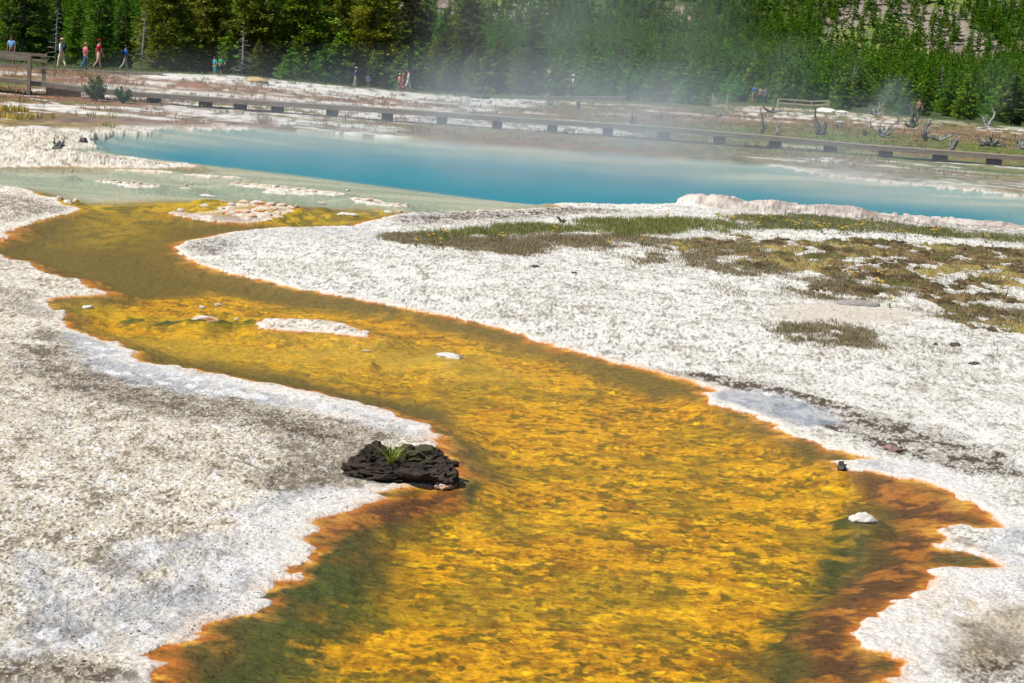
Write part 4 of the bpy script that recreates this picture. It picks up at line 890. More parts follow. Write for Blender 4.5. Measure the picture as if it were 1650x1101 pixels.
def person(px, py, hpx, label, shirt, pants, face=0, stride=0., arms=(10, -10), shorts=False, sleeves=.5, hair=M_hair, hat=None, pack=None, skirt=None, skin=M_skin, hgt=1.72, ground=True, bend=0, longsl=False, elbow=15):
    Y = F_PX*hgt/hpx; x, y, z = at_y3(px, py, Y)
    zg = float(gz(x, y))
    r = empty('person', (x, y, z), 0); tag(r, label, 'person'); PEOPLE.append((px, py, round(Y), round(z, 2), round(zg, 2)))
    r.rotation_euler = (0, R(2.0), R(face)); k = hgt/1.72; r.scale = (k, k, k)
    V = []; E = []; Rr = []
    def add(p, rad, par=None):
        V.append(tuple(p)); Rr.append(rad); i = len(V)-1
        if par is not None: E.append((par, i))
        return i
    pel = add((0, 0, .95), .115); bel = add((0, .01, 1.10), .105, pel); che = add((0, .01, 1.30), .125, bel); nk = add((0, .01, 1.47), .052, che)
    hb = add((0, .02, 1.55), .070, nk); ht = add((0, .025, 1.645), .078, hb); add((0, .115, 1.60), .012, hb)
    J = {}
    for s, sw in ((-1, stride), (1, -stride)):
        a = R(sw); hip = add((s*.085, 0, .90), .085, pel); kb = R(max(0, -sw)*1.1+4)
        kn = Vector((s*.09, math.sin(a)*.42, .90-math.cos(a)*.42)); an = kn+Vector((0, math.sin(a-kb)*.42, -math.cos(a-kb)*.42))
        i = add(kn, .058, hip); j = add(an, .036, i); toe = add(an+Vector((s*.02, .15, -.035)), .032, j); J[s] = (hip, i, j, kn, an)
    A = {}
    for s, sw in ((-1, arms[0]), (1, arms[1])):
        a = R(sw); sh = add((s*.175, 0, 1.40), .055, che); e = Vector((s*.235, math.sin(a)*.28, 1.40-math.cos(a)*.28)); b = a+R(elbow)
        wv = e+Vector((-s*.0, math.sin(b)*.25, -math.cos(b)*.25)); dv = (wv-e).normalized()
        ei = add(e, .040, sh); wi = add(wv, .026, ei); pa = add(wv+dv*.07, .030, wi); A[s] = (sh, ei, wi, e, wv)
        for q, L in enumerate((.065, .075, .070, .055)):
            f0 = add(wv+dv*.10+Vector((0, (q-1.5)*.02, 0)), .009, pa); add(wv+dv*(.10+L)+Vector((-s*.015, (q-1.5)*.022, 0)), .008, f0)
        th = add(wv+dv*.06+Vector((0, .04, 0)), .010, pa); add(wv+dv*.10+Vector((-s*.01, .06, 0)), .008, th)
    if bend:
        pass
    skin_obj('body', V, E, Rr, skin, r)
    for s in (-1, 1):
        e_ = MB().box((s*.03, .102, 1.625), (.018, .01, .010)).build('eye', M_eye, r)
    # shirt
    sV = [V[bel], V[che], (0, .01, 1.44), (0, .005, .98)]; sE = [(0, 1), (1, 2), (0, 3)]; sR = [.128, .150, .075, .132]
    for s in (-1, 1):
        sh, ei, wi, e, wv = A[s]; b0 = len(sV); sV.append(V[sh]); sR.append(.068); sE.append((1, b0))
        el = Vector(V[sh]).lerp(Vector(e), .75 if not longsl else 1); sV.append(tuple(el)); sR.append(.056 if not longsl else .05); sE.append((b0, b0+1))
        if longsl: sV.append(tuple(Vector(e).lerp(Vector(wv), .92))); sR.append(.038); sE.append((b0+1, b0+2))
    skin_obj('shirt', sV, sE, sR, cloth(shirt), r, 2, 1)
    if skirt:
        m = MB(); n_ = 12; rs = [.13, .17, .24]; zs = [1.0, .8, skirt]
        for a_ in range(2): pass
        m.tube([(0, 0, 1.02), (0, 0, .85), (0, 0, skirt)], [.135, .18, .25], 14).build('skirt', cloth(pants), r, smooth=True)
    else:
        sV = [(0, 0, .99), (0, 0, .92)]; sE = [(0, 1)]; sR = [.128, .130]
        for s in (-1, 1):
            hip, i, j, kn, an = J[s]; b0 = len(sV); sV += [V[hip], tuple(Vector(V[hip]).lerp(kn, .9 if shorts else 1))]; sR += [.102, .085 if shorts else .074]; sE += [(1, b0), (b0, b0+1)]
            if not shorts: sV.append(tuple(kn.lerp(an, .95))); sR.append(.060); sE.append((b0+1, b0+2))
        skin_obj('shorts' if shorts else 'trousers', sV, sE, sR, cloth(pants), r, 2, 1)
    for s in (-1, 1):
        an = J[s][4]; skin_obj('shoe', [(an.x, an.y-.03, an.z-.02), (an.x+s*.02, an.y+.15, an.z-.035)], [(0, 1)], [.045, .04], M_shoe, r, 1)
    def ball(name, c, s, mat, cut=None):
        bm = bmesh.new(); bmesh.ops.create_icosphere(bm, subdivisions=3, radius=1)
        for v in bm.verts:
            if cut is not None and v.co.z < cut: v.co.z = cut
            v.co = Vector((v.co.x*s[0]+c[0], v.co.y*s[1]+c[1], v.co.z*s[2]+c[2]))
        me = bpy.data.meshes.new(name); bm.to_mesh(me); bm.free(); me.materials.append(mat)
        for p in me.polygons: p.use_smooth = True
        o = bpy.data.objects.new(name, me); col.objects.link(o); o.parent = r; return o
    ball('hair', (0, -.005, 1.655), (.092, .100, .105), hair, -.45)
    if hat:
        kind, hc_ = hat
        ball('hat' if kind == 'brim' else 'cap', (0, .01, 1.70), (.100, .112, .085), cloth(hc_), -.1)
        if kind == 'brim': MB().tube([(0, .01, 1.690), (0, .01, 1.702)], .19, 16).build('hat_brim', cloth(hc_), r)
        else: MB().box((0, .14, 1.70), (.13, .11, .012)).build('cap_peak', cloth(hc_), r, bevel=.004)
    if pack:
        ball('backpack', (0, -.20, 1.24), (.14, .11, .22), cloth(pack))
        m = MB()
        for s in (-1, 1): m.tube([(s*.09, -.12, 1.42), (s*.10, .05, 1.47), (s*.11, .15, 1.34), (s*.12, .05, 1.12)], .015, 5)
        m.build('strap', cloth(pack), r)
    return r
PEOPLE = []
person(19, 106, 47, 'man in light blue polo shirt and dark shorts standing behind the railing', (.22,.45,.80), (.02,.03,.09), face=175, shorts=True, hair=M_blackh, skin=M_skin2, arms=(5,5))
person(98, 111, 47, 'person in white shirt, cream trousers and tan hat carrying a dark backpack', (.75,.80,.76), (.66,.60,.45), face=60, stride=14, arms=(-20,22), hat=('brim',(.60,.46,.26)), pack=(.03,.07,.06), longsl=True, hair=M_blond)
person(136, 113, 43, 'fair-haired person in pink checked shirt and blue jeans walking away', (.60,.17,.21), (.05,.15,.32), face=-35, stride=18, arms=(8,-8), hair=M_blond, hgt=1.62, longsl=True)
person(158, 113, 48, 'person in dark red shirt and cap with beige shorts walking away', (.28,.012,.035), (.55,.46,.34), face=-50, stride=16, arms=(-10,10), hat=('cap',(.28,.012,.035)), shorts=True)
person(201, 116, 42, 'person in bright blue shirt with black backpack and grey trousers', (.03,.15,.65), (.36,.34,.28), face=-60, stride=18, arms=(-10,25), pack=(.012,.02,.05), hair=M_blackh, elbow=50)
person(326, 124, 30, 'person in black shirt and grey shorts at the crest of the mound', (.01,.01,.012), (.32,.30,.26), face=-90, shorts=True, hair=M_blackh, elbow=60)
person(346, 123, 31, 'woman in a turquoise outfit left of the one in green', (.02,.50,.58), (.05,.50,.55), face=150, hair=M_hair, hgt=1.66)
person(357, 124, 33, 'person in bright green shirt and dark shorts on the mound crest', (.12,.65,.20), (.01,.03,.05), face=200, shorts=True, hair=M_hair, arms=(20,10), elbow=50)
person(572, 141, 31, 'person in navy jacket, cream trousers and pale cap at the forest edge', (.012,.025,.20), (.62,.52,.36), face=-70, stride=8, hat=('cap',(.72,.66,.50)), longsl=True)
person(593, 143, 23, 'child in blue top right of the one in navy jacket', (.05,.17,.42), (.03,.05,.12), face=160, hair=M_hair, hgt=1.25, shorts=True)
person(642, 147, 27, 'child in pink and white top and dark shorts left of the one in red', (.75,.30,.38), (.02,.02,.04), face=-60, stride=12, hat=('cap',(.75,.62,.55)), shorts=True, hgt=1.45)
person(649, 147, 33, 'woman in a crimson tunic and trousers beside the one in white', (.62,.02,.09), (.60,.02,.10), face=-80, stride=12, hair=M_hair, longsl=True, hgt=1.70)
person(657, 147, 33, 'person dressed all in white striding beside the tall pine trunk', (.74,.78,.80), (.76,.79,.80), face=-80, stride=22, hair=M_blackh, longsl=True, hgt=1.74)
person(921, 156, 34, 'person in white sun hat and white shirt on the far boardwalk', (.74,.78,.80), (.015,.02,.04), face=-75, hat=('brim',(.78,.80,.80)), pack=(.10,.12,.16), elbow=40)
person(905, 157, 31, 'dim figure in grey half hidden by a young tree and steam', (.25,.27,.27), (.12,.12,.12), face=-75, hair=M_hair)
person(1213, 166, 28, 'person in vivid blue shirt and tan shorts on the far flats', (.01,.14,.70), (.30,.24,.18), face=20, shorts=True, hair=M_hair)
person(1223, 167, 27, 'person in grey top right behind the blue-shirted one', (.24,.22,.22), (.05,.06,.08), face=-20, hair=M_hair)
person(1233, 168, 27, 'person in white and dark top, rightmost of three on the far flats', (.40,.42,.48), (.05,.06,.10), face=200, hair=M_hair, pack=(.03,.04,.08))
person(1480, 190, 30, 'bare-chested person in blue-grey shorts standing behind the driftwood', (.58,.33,.24), (.05,.10,.13), face=190, shorts=True, hair=M_hair)
print('PEOPLE', PEOPLE)

# ---------------------------------------------------------------- driftwood and dead stumps on the right flats
M_drift = rock_mat('silver_driftwood', (.36, .36, .34), (.10, .11, .10), None, 3, .85, .5, .05); M_driftd = rock_mat('dark_driftwood', (.13, .14, .13), (.04, .045, .04), None, 3, .85)
def branch(m, p, d, L, r, rr, depth=0):
    r = r*(1.45 if depth == 0 else 1); pts = [Vector(p)]; rad = [r]; d = Vector(d).normalized(); n_ = 5
    for k in range(n_):
        d = (d+Vector((rr.uniform(-.28, .28), rr.uniform(-.28, .28), rr.uniform(-.22, .22)))).normalized(); pts.append(pts[-1]+d*L/n_); rad.append(r*(1-(k+1)/n_*.7))
        if pts[-1].z < -.02: pts[-1].z = .02
    m.tube(pts, rad, 6)
    if depth < 2:
        for k in range(rr.randint(1, 3)):
            i = rr.randint(1, n_-1); branch(m, pts[i], d+Vector((rr.uniform(-1, 1), rr.uniform(-1, 1), rr.uniform(-.2, .9))), L*rr.uniform(.35, .65), rad[i]*.7, rr, depth+1)
def drift(px, py, Y, label, arms, seed, mat=M_drift, base=0, name='driftwood', cat='driftwood', group=None):
    if Y > 70:
        cand = np.arange(77.5, 176, .5); xs_, zs_ = at_y(px+0*cand, py+0*cand, cand); dz_ = zs_-gz(xs_, cand); Y = float(cand[np.argmax(dz_ > 0)] if False else cand[np.argmin(np.abs(dz_))])
    x, y, z = at_y3(px, py, Y); z = float(gz(x, y)); rr = random.Random(seed); m = MB(); s = Y/F_PX
    for (dx, dz, thick) in (arms if Y < 70 else arms+[(-a_*.7+2, b_*.6+1, t_*.7) for a_, b_, t_ in arms]):      # in photo pixels from the foot
        L = math.hypot(dx, dz)*s*1.1; branch(m, (rr.uniform(-.1, .1)*base, rr.uniform(-.15, .15)*(1 if base > .2 else .1 if Y > 70 else .02), .03 if Y > 70 else .008), (dx, rr.uniform(-.5, .5)*abs(dx)*.5, dz), L, thick*s, rr)
    if base: m.tube([(-base*.4, 0, -.05), (0, .05, base*.5), (base*.1, .1, base*.9)], [base*.38, base*.30, base*.12], 8)
    o = m.build(name, mat, None, (x, y, z), smooth=True); tag(o, label, cat, group); return o
drift(1322, 218, 84, 'upright forked dead stump beside the first support right of the flats', [(-4,34,3.0),(8,14,2),(-14,5,2)], 1, M_driftd, .45, 'dead_stump', 'stump')
drift(1352, 206, 92, 'small bleached root tangle left of the branching stump', [(-10,6,1.5),(9,7,1.5),(3,9,1.2)], 2)
drift(1422, 222, 84, 'branching dead shrub with a long left arm on the green flat', [(-22,26,1.8),(8,34,1.8),(-6,14,2.0),(4,12,2.2),(10,8,1.6)], 3, M_drift, .3)
drift(1412, 186, 130, 'grey root lump with a pale spike on the crest of the flats', [(-14,3,2),(6,16,1.8),(14,5,2),(-6,8,2)], 4, M_drift, .4)
drift(1469, 206, 106, 'tall dark twisted stump rising in front of the bare-chested visitor', [(-4,30,2.8),(8,18,2.2),(-12,4,2),(4,22,2)], 5, M_driftd, .5, 'dead_stump', 'stump')
drift(1490, 228, 82, 'thin pale snag leaning among the driftwood right of the dark stump', [(4,34,1.6),(18,22,1.4),(-8,20,1.3)], 6)
drift(1512, 228, 84, 'tangled silver driftwood with a curved loop on the green flat', [(-14,16,2.2),(18,12,2.2),(6,8,2),(24,14,1.6),(-20,12,1.5)], 7, M_drift)
drift(1534, 243, 78, 'short pale post-like stump with a sideways spike by the boardwalk', [(0,18,3.0),(10,20,1.8),(-8,17,1.5)], 8, M_drift)
drift(1594, 236, 79, 'big silver driftwood heap with a long arm reaching left', [(-42,2,2.2),(-14,14,2.4),(12,10,2.6),(8,20,1.8),(20,3,2.5),(-6,8,3)], 9, M_drift, .35)
drift(1643, 240, 78, 'driftwood tangle at the right edge of the flats', [(-10,16,2.2),(8,20,2.0),(-4,6,2.4),(12,4,2)], 10, M_drift, .3)
drift(1590, 206, 120, 'grey fallen branch pointing up and right at the forest edge', [(16,22,2.2),(8,3,2.2),(-8,0,2)], 11, M_drift)
drift(1394, 219, 86, 'tiny dark stub alone on the green flat', [(-2,9,2.2)], 12, M_driftd, 0, 'dead_stump', 'stump')
drift(1228, 216, 88, 'thin leaning grey snag behind the boardwalk right of the steam', [(-4,40,1.6),(6,14,1.3)], 13)
drift(1243, 182, 130, 'dark root mass at the left end of the pale railing', [(-14,6,2.2),(14,2,2.4),(4,7,2)], 14, M_driftd)
drift(1253, 218, 86, 'small grey stub left of the upright forked stump', [(1,22,1.6),(-4,6,1.2)], 15)
drift(1020, 200, 84, 'squat steam-veiled stump just behind the boardwalk', [(0,14,3),(6,7,2),(-6,6,2)], 16, M_driftd, .25, 'dead_stump', 'stump')
drift(1064, 192, 96, 'low dark stub on the grass behind the steam', [(2,8,2.4),(-4,4,2)], 17, M_driftd, 0, 'dead_stump', 'stump')
drift(1158, 188, 112, 'low root tangle in the brown grass left of the visitors', [(-8,6,1.6),(8,5,1.8),(2,8,1.3)], 18)
drift(930, 176, 118, 'curved grey branch rising from the grass behind the steam', [(8,20,1.8),(-4,8,2),(6,4,2)], 19)
drift(884, 172, 118, 'faint curved branch in the steam left of its neighbour', [(-6,20,1.6),(5,6,1.6)], 20)
drift(905, 360, float(at_z(905, 362, .05)[1]), 'small dark spiky driftwood on white ground behind the grass', [(-8,8,2.2),(6,3,2.4),(3,6,2)], 21, M_driftd)
drift(967, 358, float(at_z(967, 359, .05)[1]), 'flat dark driftwood scrap at the back of the grass band', [(-9,2,2.0),(6,3,2)], 22, M_driftd)
drift(1357, 753, float(at_z(1357, 753, .02)[1]), 'small pointed dark stub at the water edge of the right bank', [(-1,13,6),(5,7,4),(-7,3,4)], 23, M_driftd, 0, 'dead_stump', 'stump')
drift(93, 236, float(at_z(93, 240, .05)[1]), 'dark forked driftwood on the far left sinter terrace', [(-10,10,3),(8,14,3.2),(-4,4,3.5),(10,3,2.5)], 24, M_driftd, .25)
drift(772, 159, 128, 'low dark fallen log on the flats behind the steam', [(24,0,2.4),(-20,3,2)], 25, M_driftd, 0, 'fallen_log', 'log')

# ---------------------------------------------------------------- conifers
M_crown = leaf_material('conifer_needles', .3, .7, 1.0)
M_bark = simple_mat('pine_bark', (.13, .095, .07), .9, .4, 6)
def crown_mesh(name, H, Rw, n, seed, z0=.06, qs=.16, pw=1.0, tint=(.05, .085, .012), bush=0., gaps=.3, droop=.25, taperp=.8):
    g = np.random.default_rng(seed); nb = max(12, int(n/55)); zt = z0+(1-z0)*(np.arange(nb)+g.random(nb))/nb; zt = np.sort(zt)
    az = g.random(nb)*6.283+np.arange(nb)*2.4; prof = ((1-zt)**taperp)*(1-bush)+bush*np.sqrt(np.clip(1-(zt*1.15-.25)**2*1.1, .02, 1))*(1-zt**4*.8)
    prof = prof*np.minimum(1, .55+(zt-z0)*3.5); Lb = Rw*prof*(.62+.55*g.random(nb)); Lb[g.random(nb) < gaps*.4] *= .45
    w_ = Lb**1.15+.04*Rw; k = g.choice(nb, n, p=w_/w_.sum()); f = g.random(n)**.62
    lat = (g.random(n)-.5)*.55*Lb[k]*(.35+f*.8)*.8
    dx, dy = np.cos(az[k]), np.sin(az[k]); zz = zt[k]*H-droop*Lb[k]*f**1.6+ .12*Lb[k]*(f > .85)+(g.random(n)-.5)*.16*Lb[k]
    P_ = np.stack([dx*Lb[k]*f-dy*lat, dy*Lb[k]*f+dx*lat, zz], 1); P_ = P_[:] ; P_[:, 2] = np.maximum(P_[:, 2], .05)
    sz = qs*(.5+.8*g.random(n)); d = np.stack([dx, dy, -.15+.7*(g.random(n)-.3)], 1)+.9*(g.random((n, 3))-.5); d /= np.linalg.norm(d, axis=1)[:, None]
    s = np.cross(d, g.random((n, 3))-.5); s /= np.linalg.norm(s, axis=1)[:, None]+1e-9
    V = np.stack([P_-s*sz[:, None]*.34, P_+s*sz[:, None]*.34, P_+d*sz[:, None]+s*sz[:, None]*.10, P_+d*sz[:, None]-s*sz[:, None]*.10], 1).reshape(-1, 3)
    me = mesh_np(name, V, np.arange(4*n).reshape(-1, 4), [M_crown], link=False)
    bt = .60+.85*g.random(nb); c = np.array(tint)[None]*bt[k][:, None]*(.75+.5*g.random((n, 1))); y_ = g.random(n) < .12; c[y_] *= [1.5, 1.25, .8]
    attr_col(me, 'albedo', np.repeat(c, 4, 0)); return me
def trunk_mesh(H, r, dead=0, seed=0):
    m = MB(); rr = random.Random(seed); m.tube([(0, 0, -.3), (rr.uniform(-.05, .05), 0, H*.3), (rr.uniform(-.1, .1), 0, H*.65), (0, 0, H*.97)], [r, r*.8, r*.5, r*.12], 7)
    for k in range(dead):
        z = H*(.12+.8*k/dead); a = k*2.4+rr.random(); L = (H-z)*.24*rr.uniform(.5, 1.2)+.15; c, s = math.cos(a), math.sin(a); dr = rr.uniform(-.5, .25)
        q = (c*L, s*L, z+dr*L); m.tube([(0, 0, z), (c*L*.5, s*L*.5, z+dr*L*.2), q], [r*.22, r*.14, r*.04], 4)
        for e in range(2):
            a2 = a+rr.uniform(-1, 1); m.tube([(c*L*.55, s*L*.55, z+dr*L*.25), (c*L*.55+math.cos(a2)*L*.4, s*L*.55+math.sin(a2)*L*.4, z+dr*L*.5-.1*L)], [r*.10, r*.03], 3)
    me = bpy.data.meshes.new('trunk'); me.from_pydata(np.concatenate(m.v).tolist(), [], m.f); return me
KINDS = {}
def kind(key, H, Rw, n, variants, **kw):
    L = []
    for s in range(variants):
        tm = trunk_mesh(H, H*.014+.03, 10, s); tm.materials.append(M_bark); L.append((crown_mesh('crown', H*(1+.0*s), Rw, n, 40+s+len(KINDS)*10, **kw), tm))
    KINDS[key] = (H, L)
kind('olive', 8.0, 2.0, 14000, 4, qs=.155, tint=(.15, .18, .014), bush=.35, taperp=.75, z0=.04)
kind('dark', 9.0, 1.6, 7000, 2, qs=.22, tint=(.05, .10, .016), bush=.1, z0=.03)
kind('young', 4.0, 1.25, 6500, 5, qs=.14, tint=(.125, .235, .014), bush=.45, taperp=.7, z0=.02)
kind('tall', 6.0, 1.45, 11000, 4, qs=.125, tint=(.10, .20, .014), bush=.3, taperp=.8, z0=.02)
kind('bright', 3.2, 1.5, 5000, 2, qs=.13, tint=(.10, .24, .02), bush=.8, z0=.02)
kind('slope', 7.5, 1.35, 2600, 5, qs=.26, tint=(.11, .225, .012), bush=.12, taperp=.85, z0=.03)
LABT = {'tall': 'tall green pine in the forest', 'olive': 'bushy olive green pine in the dense stand left of the steam', 'dark': 'dark narrow spruce at the left edge of the forest', 'young': 'young green pine in the dense low forest behind the flats', 'bright': 'rounded bright green young pine at the foot of the stand', 'slope': 'slender green conifer on the lower slope'}
NTREE = [0]
def tree(key, x, y, H, label=None, group=None, var=None, z=None, name='pine_tree', wide=1.0):
    H0, L = KINDS[key]; cm, tm = L[(var if var is not None else rnd.randrange(len(L))) % len(L)]; s = H/H0
    r = empty(name, (x, y, float(gz(x, y))-.05 if z is None else z), rnd.random()*6.28)
    q = Matrix.Rotation(R(2.2+rnd.gauss(0, 1.0)), 4, 'Y') @ Matrix.Rotation(rnd.random()*6.28, 4, 'Z'); r.rotation_euler = q.to_euler(); r.scale = (s*wide, s*wide, s)
    for nm, me in (('crown', cm), ('trunk', tm)):
        o = bpy.data.objects.new(nm, me); col.objects.link(o); o.parent = r
    tag(r, label or LABT[key], 'tree', group); NTREE[0] += 1; return r
def tree_px(key, px, base, Y, H, label, **kw): 
    x = float(at_y(px, base, Y)[0]); return tree(key, x, Y, H, label, **kw)
# trees one can single out
tree_px('dark', 36, 112, 128, 12, 'very dark tall spruce near the left edge behind the light-blue-shirted man', wide=.9, var=0, name='spruce_tree')
tree_px('bright', 521, 140, 157, 3.8, 'rounded bright green bush-like pine at the foot of the olive stand', var=0)
tree_px('bright', 466, 135, 156, 3.2, 'small bright green pine left of the rounded bush-like one', var=1)
tree_px('olive', 262, 118, 150, 11.5, 'broad olive pine left of the couple on the mound crest', var=0, wide=1.15)
tree_px('olive', 318, 122, 161, 12, 'broad dark olive pine right behind the black-shirted visitor', var=1, wide=1.2)
tree_px('olive', 400, 130, 160, 12, 'tall olive pine right of the couple on the mound crest', var=2, wide=1.15)
tree_px('olive', 482, 137, 162, 13, 'largest olive pine filling the middle of the left stand', var=3, wide=1.35)
tree_px('olive', 590, 145, 163, 12.5, 'tall olive pine behind the navy-jacketed visitor', var=1, wide=1.1)
tree_px('olive', 545, 142, 166, 10, 'olive pine between the largest one and the navy-jacketed visitor', var=0)
tree_px('olive', 706, 150, 160, 6.0, 'olive pine just right of the bare-trunked pine', var=2)
tree_px('olive', 850, 158, 150, 7.6, 'tall hazy pine seen through the main steam plume', var=1, wide=1.0)
tree_px('young', 905, 162, 150, 4.2, 'pine in front of which the white-hatted visitor walks', var=0)
tree_px('young', 958, 163, 152, 4.4, 'dark green pine right of the white-hatted visitor', var=1)
tree_px('young', 1010, 166, 140, 2.6, 'low hazy pine at the left end of the bush row on the flats', var=2, wide=1.3)
tree_px('young', 1055, 168, 138, 3.2, 'wide green pine in the middle of the bush row on the flats', var=3, wide=1.35)
tree_px('young', 1108, 170, 136, 3.3, 'dark green bushy pine at the right end of the bush row', var=4, wide=1.3)
tree_px('young', 1134, 173, 134, 1.5, 'smallest low pine touching the pale posts', var=0, wide=1.3)
tree_px('dark', 1629, 203, 158, 4.6, 'dark bushy spruce at the right edge of the forest', var=1, wide=1.9, name='spruce_tree')
# bare-trunked pine
Hb = 11.5; xb = float(at_y(659, 147, 151)[0]); pr = empty('pine_tree', (xb, 151, float(gz(xb, 151)))); tag(pr, 'tall pine with long bare trunk and thin olive crown above the white-clad visitor', 'tree')
tm = trunk_mesh(Hb, .30, 26, 5); tm.materials.append(M_bark); o = bpy.data.objects.new('trunk', tm); col.objects.link(o); o.parent = pr
cmm = crown_mesh('crown', Hb, 2.6, 2600, 999, z0=.36, qs=.30, tint=(.060, .062, .012), bush=.5, gaps=.9); o = bpy.data.objects.new('crown', cmm); col.objects.link(o); o.parent = pr
# the forest edge: every tree its own
occupied = [(float(o.location.x), float(o.location.y)) for o in col.objects if o.get('category') == 'tree']
def try_tree(key, px, Y, H, md, group, **kw):
    x = (px-825)/F_PX*Y
    for a, b in occupied:
        if (a-x)**2+(b-Y)**2 < md*md: return False
    occupied.append((x, Y)); tree(key, x, Y, H, group=group, **kw); return True
def edgeY(px): return float(np.interp(px, [0, 215, 280, 600, 760, 1000, 1200, 1480, 1650, 1900], [124, 124, 158, 160, 156, 156, 172, 168, 162, 162]))
tries = 0; nf = NTREE[0]
while NTREE[0] < nf+62 and tries < 3000:      # low front row of the left stand, boughs down to the ground
    tries += 1; px = rnd.uniform(222, 770); try_tree(rnd.choice(['olive', 'olive', 'young']), px, edgeY(px)+rnd.uniform(-1.5, 6), rnd.uniform(2.6, 5.6), 1.5, 'low pines at the front of the left stand', label='low bushy pine at the front of the olive stand left of the steam', wide=1.15)
tries = 0
while NTREE[0] < 290 and tries < 9000:
    tries += 1; px = rnd.uniform(-140, 1830); d_ = rnd.random()**1.3; Y = edgeY(px)+d_*70+rnd.uniform(0, 3)
    if px < 720:
        front = px > 215
        if px < 215: key = rnd.choice(['tall', 'tall', 'tall', 'dark']); H = rnd.uniform(4.0, 6.5)+d_*1.5; md = 2.6; lab = 'green conifer in the stand behind the walkers at left'; grp = 'conifers behind the walkers at left'
        else: key = rnd.choice(['olive', 'olive', 'tall', 'olive']); H = rnd.uniform(3.5, 8) if d_ < .12 else rnd.uniform(8, 12); md = 2.8; lab = LABT['olive'] if key != 'tall' else 'green pine in the dense olive stand left of the steam'; grp = 'pines of the dense stand left of the steam'
        if key == 'dark' and px >= 215: key = 'olive'; lab = LABT['olive']
    else:
        key = rnd.choice(['young', 'young', 'young', 'tall', 'bright']); H = rnd.uniform(2.6, 4.6)+d_*1.6
        if key == 'bright': H *= .8
        md = 2.7; lab = 'young green pine in the dense low forest behind the flats'; grp = 'young pines of the low forest behind the flats'
    try_tree(key, px, Y, H, md, grp, label=lab)
# dead grey snags
M_snag = simple_mat('grey_snag', (.33, .32, .30), .9, .3, 8)
for i, (px, Y, H, lab) in enumerate([(66,122,4.6,'grey leafless snag right of the very dark spruce'),(205,121,4.8,'thin grey snag behind the blue-shirted visitor with black backpack'),(366,121,3.9,'grey skeletal tree right of the green-shirted visitor'),(182,300,7,'pale thin snag above the forest at left'),(1478,230,6.5,'pale bare trunk on the slope above the bare-chested visitor'),(1475+40,240,6,'second bare trunk right of the one above the bare-chested visitor'),(968,190,5.6,'grey snag in the low forest left of centre steam'),(985,196,5.2,'grey snag right beside its twin in the low forest'),(1178,235,6.5,'leaning grey snag above the three far visitors'),(1302,300,8,'thin grey snag in the hazy slope at right'),(728,205,6.8,'hazy grey snag left of the main steam plume'),(1590,190,5.5,'thin pale snag in the forest near the right edge'),(1335,190,5.5,'pale bare trunk above the pale railing'),(1075,215,6,'orange-brown dead trunk in the low forest behind the bush row')]):
    x = (px-825)/F_PX*Y; m_ = trunk_mesh(H, .09, 30, 70+i); m_.materials.append(M_snag); o = bpy.data.objects.new('dead_tree', m_); col.objects.link(o); o.location = (x, Y, float(gz(x, Y))-.1); o.rotation_euler = (0, R(2.5), i)
    tag(o, lab, 'dead tree')

# the wood covering the slope: too many to count, one object
pts = []
ym = rng.random(16000); 
NW = 19000; Yc = np.where(rng.random(NW) < .42, 190+280*np.sqrt(rng.random(NW)), 465+190*rng.random(NW)); Xc = Yc*(rng.random(NW)*.82-.41)
br = bare(Xc, Yc); th_ = fbm(Xc*.03, Yc*.03, 610, 3)
keep = (rng.random(NW) > np.where(Yc > 260, br*.45, 0)) & (Yc > np.interp(825+Xc/Yc*F_PX, [0, 700, 900, 1650], [196, 200, 222, 236])) & (rng.random(NW) < .55+th_)
Xc, Yc, th_ = Xc[keep], Yc[keep], th_[keep]; Zc = gz(Xc, Yc)-.1; nC = len(Xc)
me = bpy.data.meshes.new('slope_wood'); me.vertices.add(nC); me.vertices.foreach_set('co', np.stack([Xc, Yc, Zc], 1).astype(np.float32).ravel())
hs = (.50+.75*rng.random(nC))*np.interp(Yc, [190, 260, 420, 800], [.58, .72, .85, 1.0])
attr_f(me, 'sc', hs); a = me.attributes.new('ix', 'INT', 'POINT'); a.data.foreach_set('value', rng.integers(0, 5, nC).astype(np.int32)); attr_f(me, 'rz', rng.random(nC)*6.28)
wood = bpy.data.objects.new('forest', me); col.objects.link(wood); tag(wood, 'mass of green conifers covering the slope behind the flats', 'forest', None, 'stuff')
ng = bpy.data.node_groups.new('plant_conifers', 'GeometryNodeTree'); ng.interface.new_socket('Geometry', in_out='INPUT', socket_type='NodeSocketGeometry'); ng.interface.new_socket('Geometry', in_out='OUTPUT', socket_type='NodeSocketGeometry')
N = ng.nodes; Lk = ng.links.new; gi = N.new('NodeGroupInput'); go = N.new('NodeGroupOutput'); gg = N.new('GeometryNodeGeometryToInstance')
m2p = N.new('GeometryNodeMeshToPoints'); Lk(gi.outputs[0], m2p.inputs[0]); iop = N.new('GeometryNodeInstanceOnPoints'); Lk(m2p.outputs[0], iop.inputs['Points'])
slope_src = []
for i, (cm, tmm) in enumerate(KINDS['slope'][1]):
    src = tree('slope', -60+i*30, 292+i*3, 6.5, ['slender slope conifer, far left of five above the left stand','slender slope conifer, second from left of five above the stands','slender slope conifer in the middle of five above the steam','slender slope conifer, second from right of five above the low forest','slender slope conifer, far right of five above the low forest'][i], var=i)
    slope_src.append([c for c in src.children if c.name.startswith('crown')][0])
for i in reversed(range(5)):
    oi = N.new('GeometryNodeObjectInfo'); oi.transform_space = 'ORIGINAL'; oi.inputs['As Instance'].default_value = True; oi.inputs['Object'].default_value = slope_src[i]; Lk(oi.outputs['Geometry'], gg.inputs[0])
Lk(gg.outputs[0], iop.inputs['Instance'])
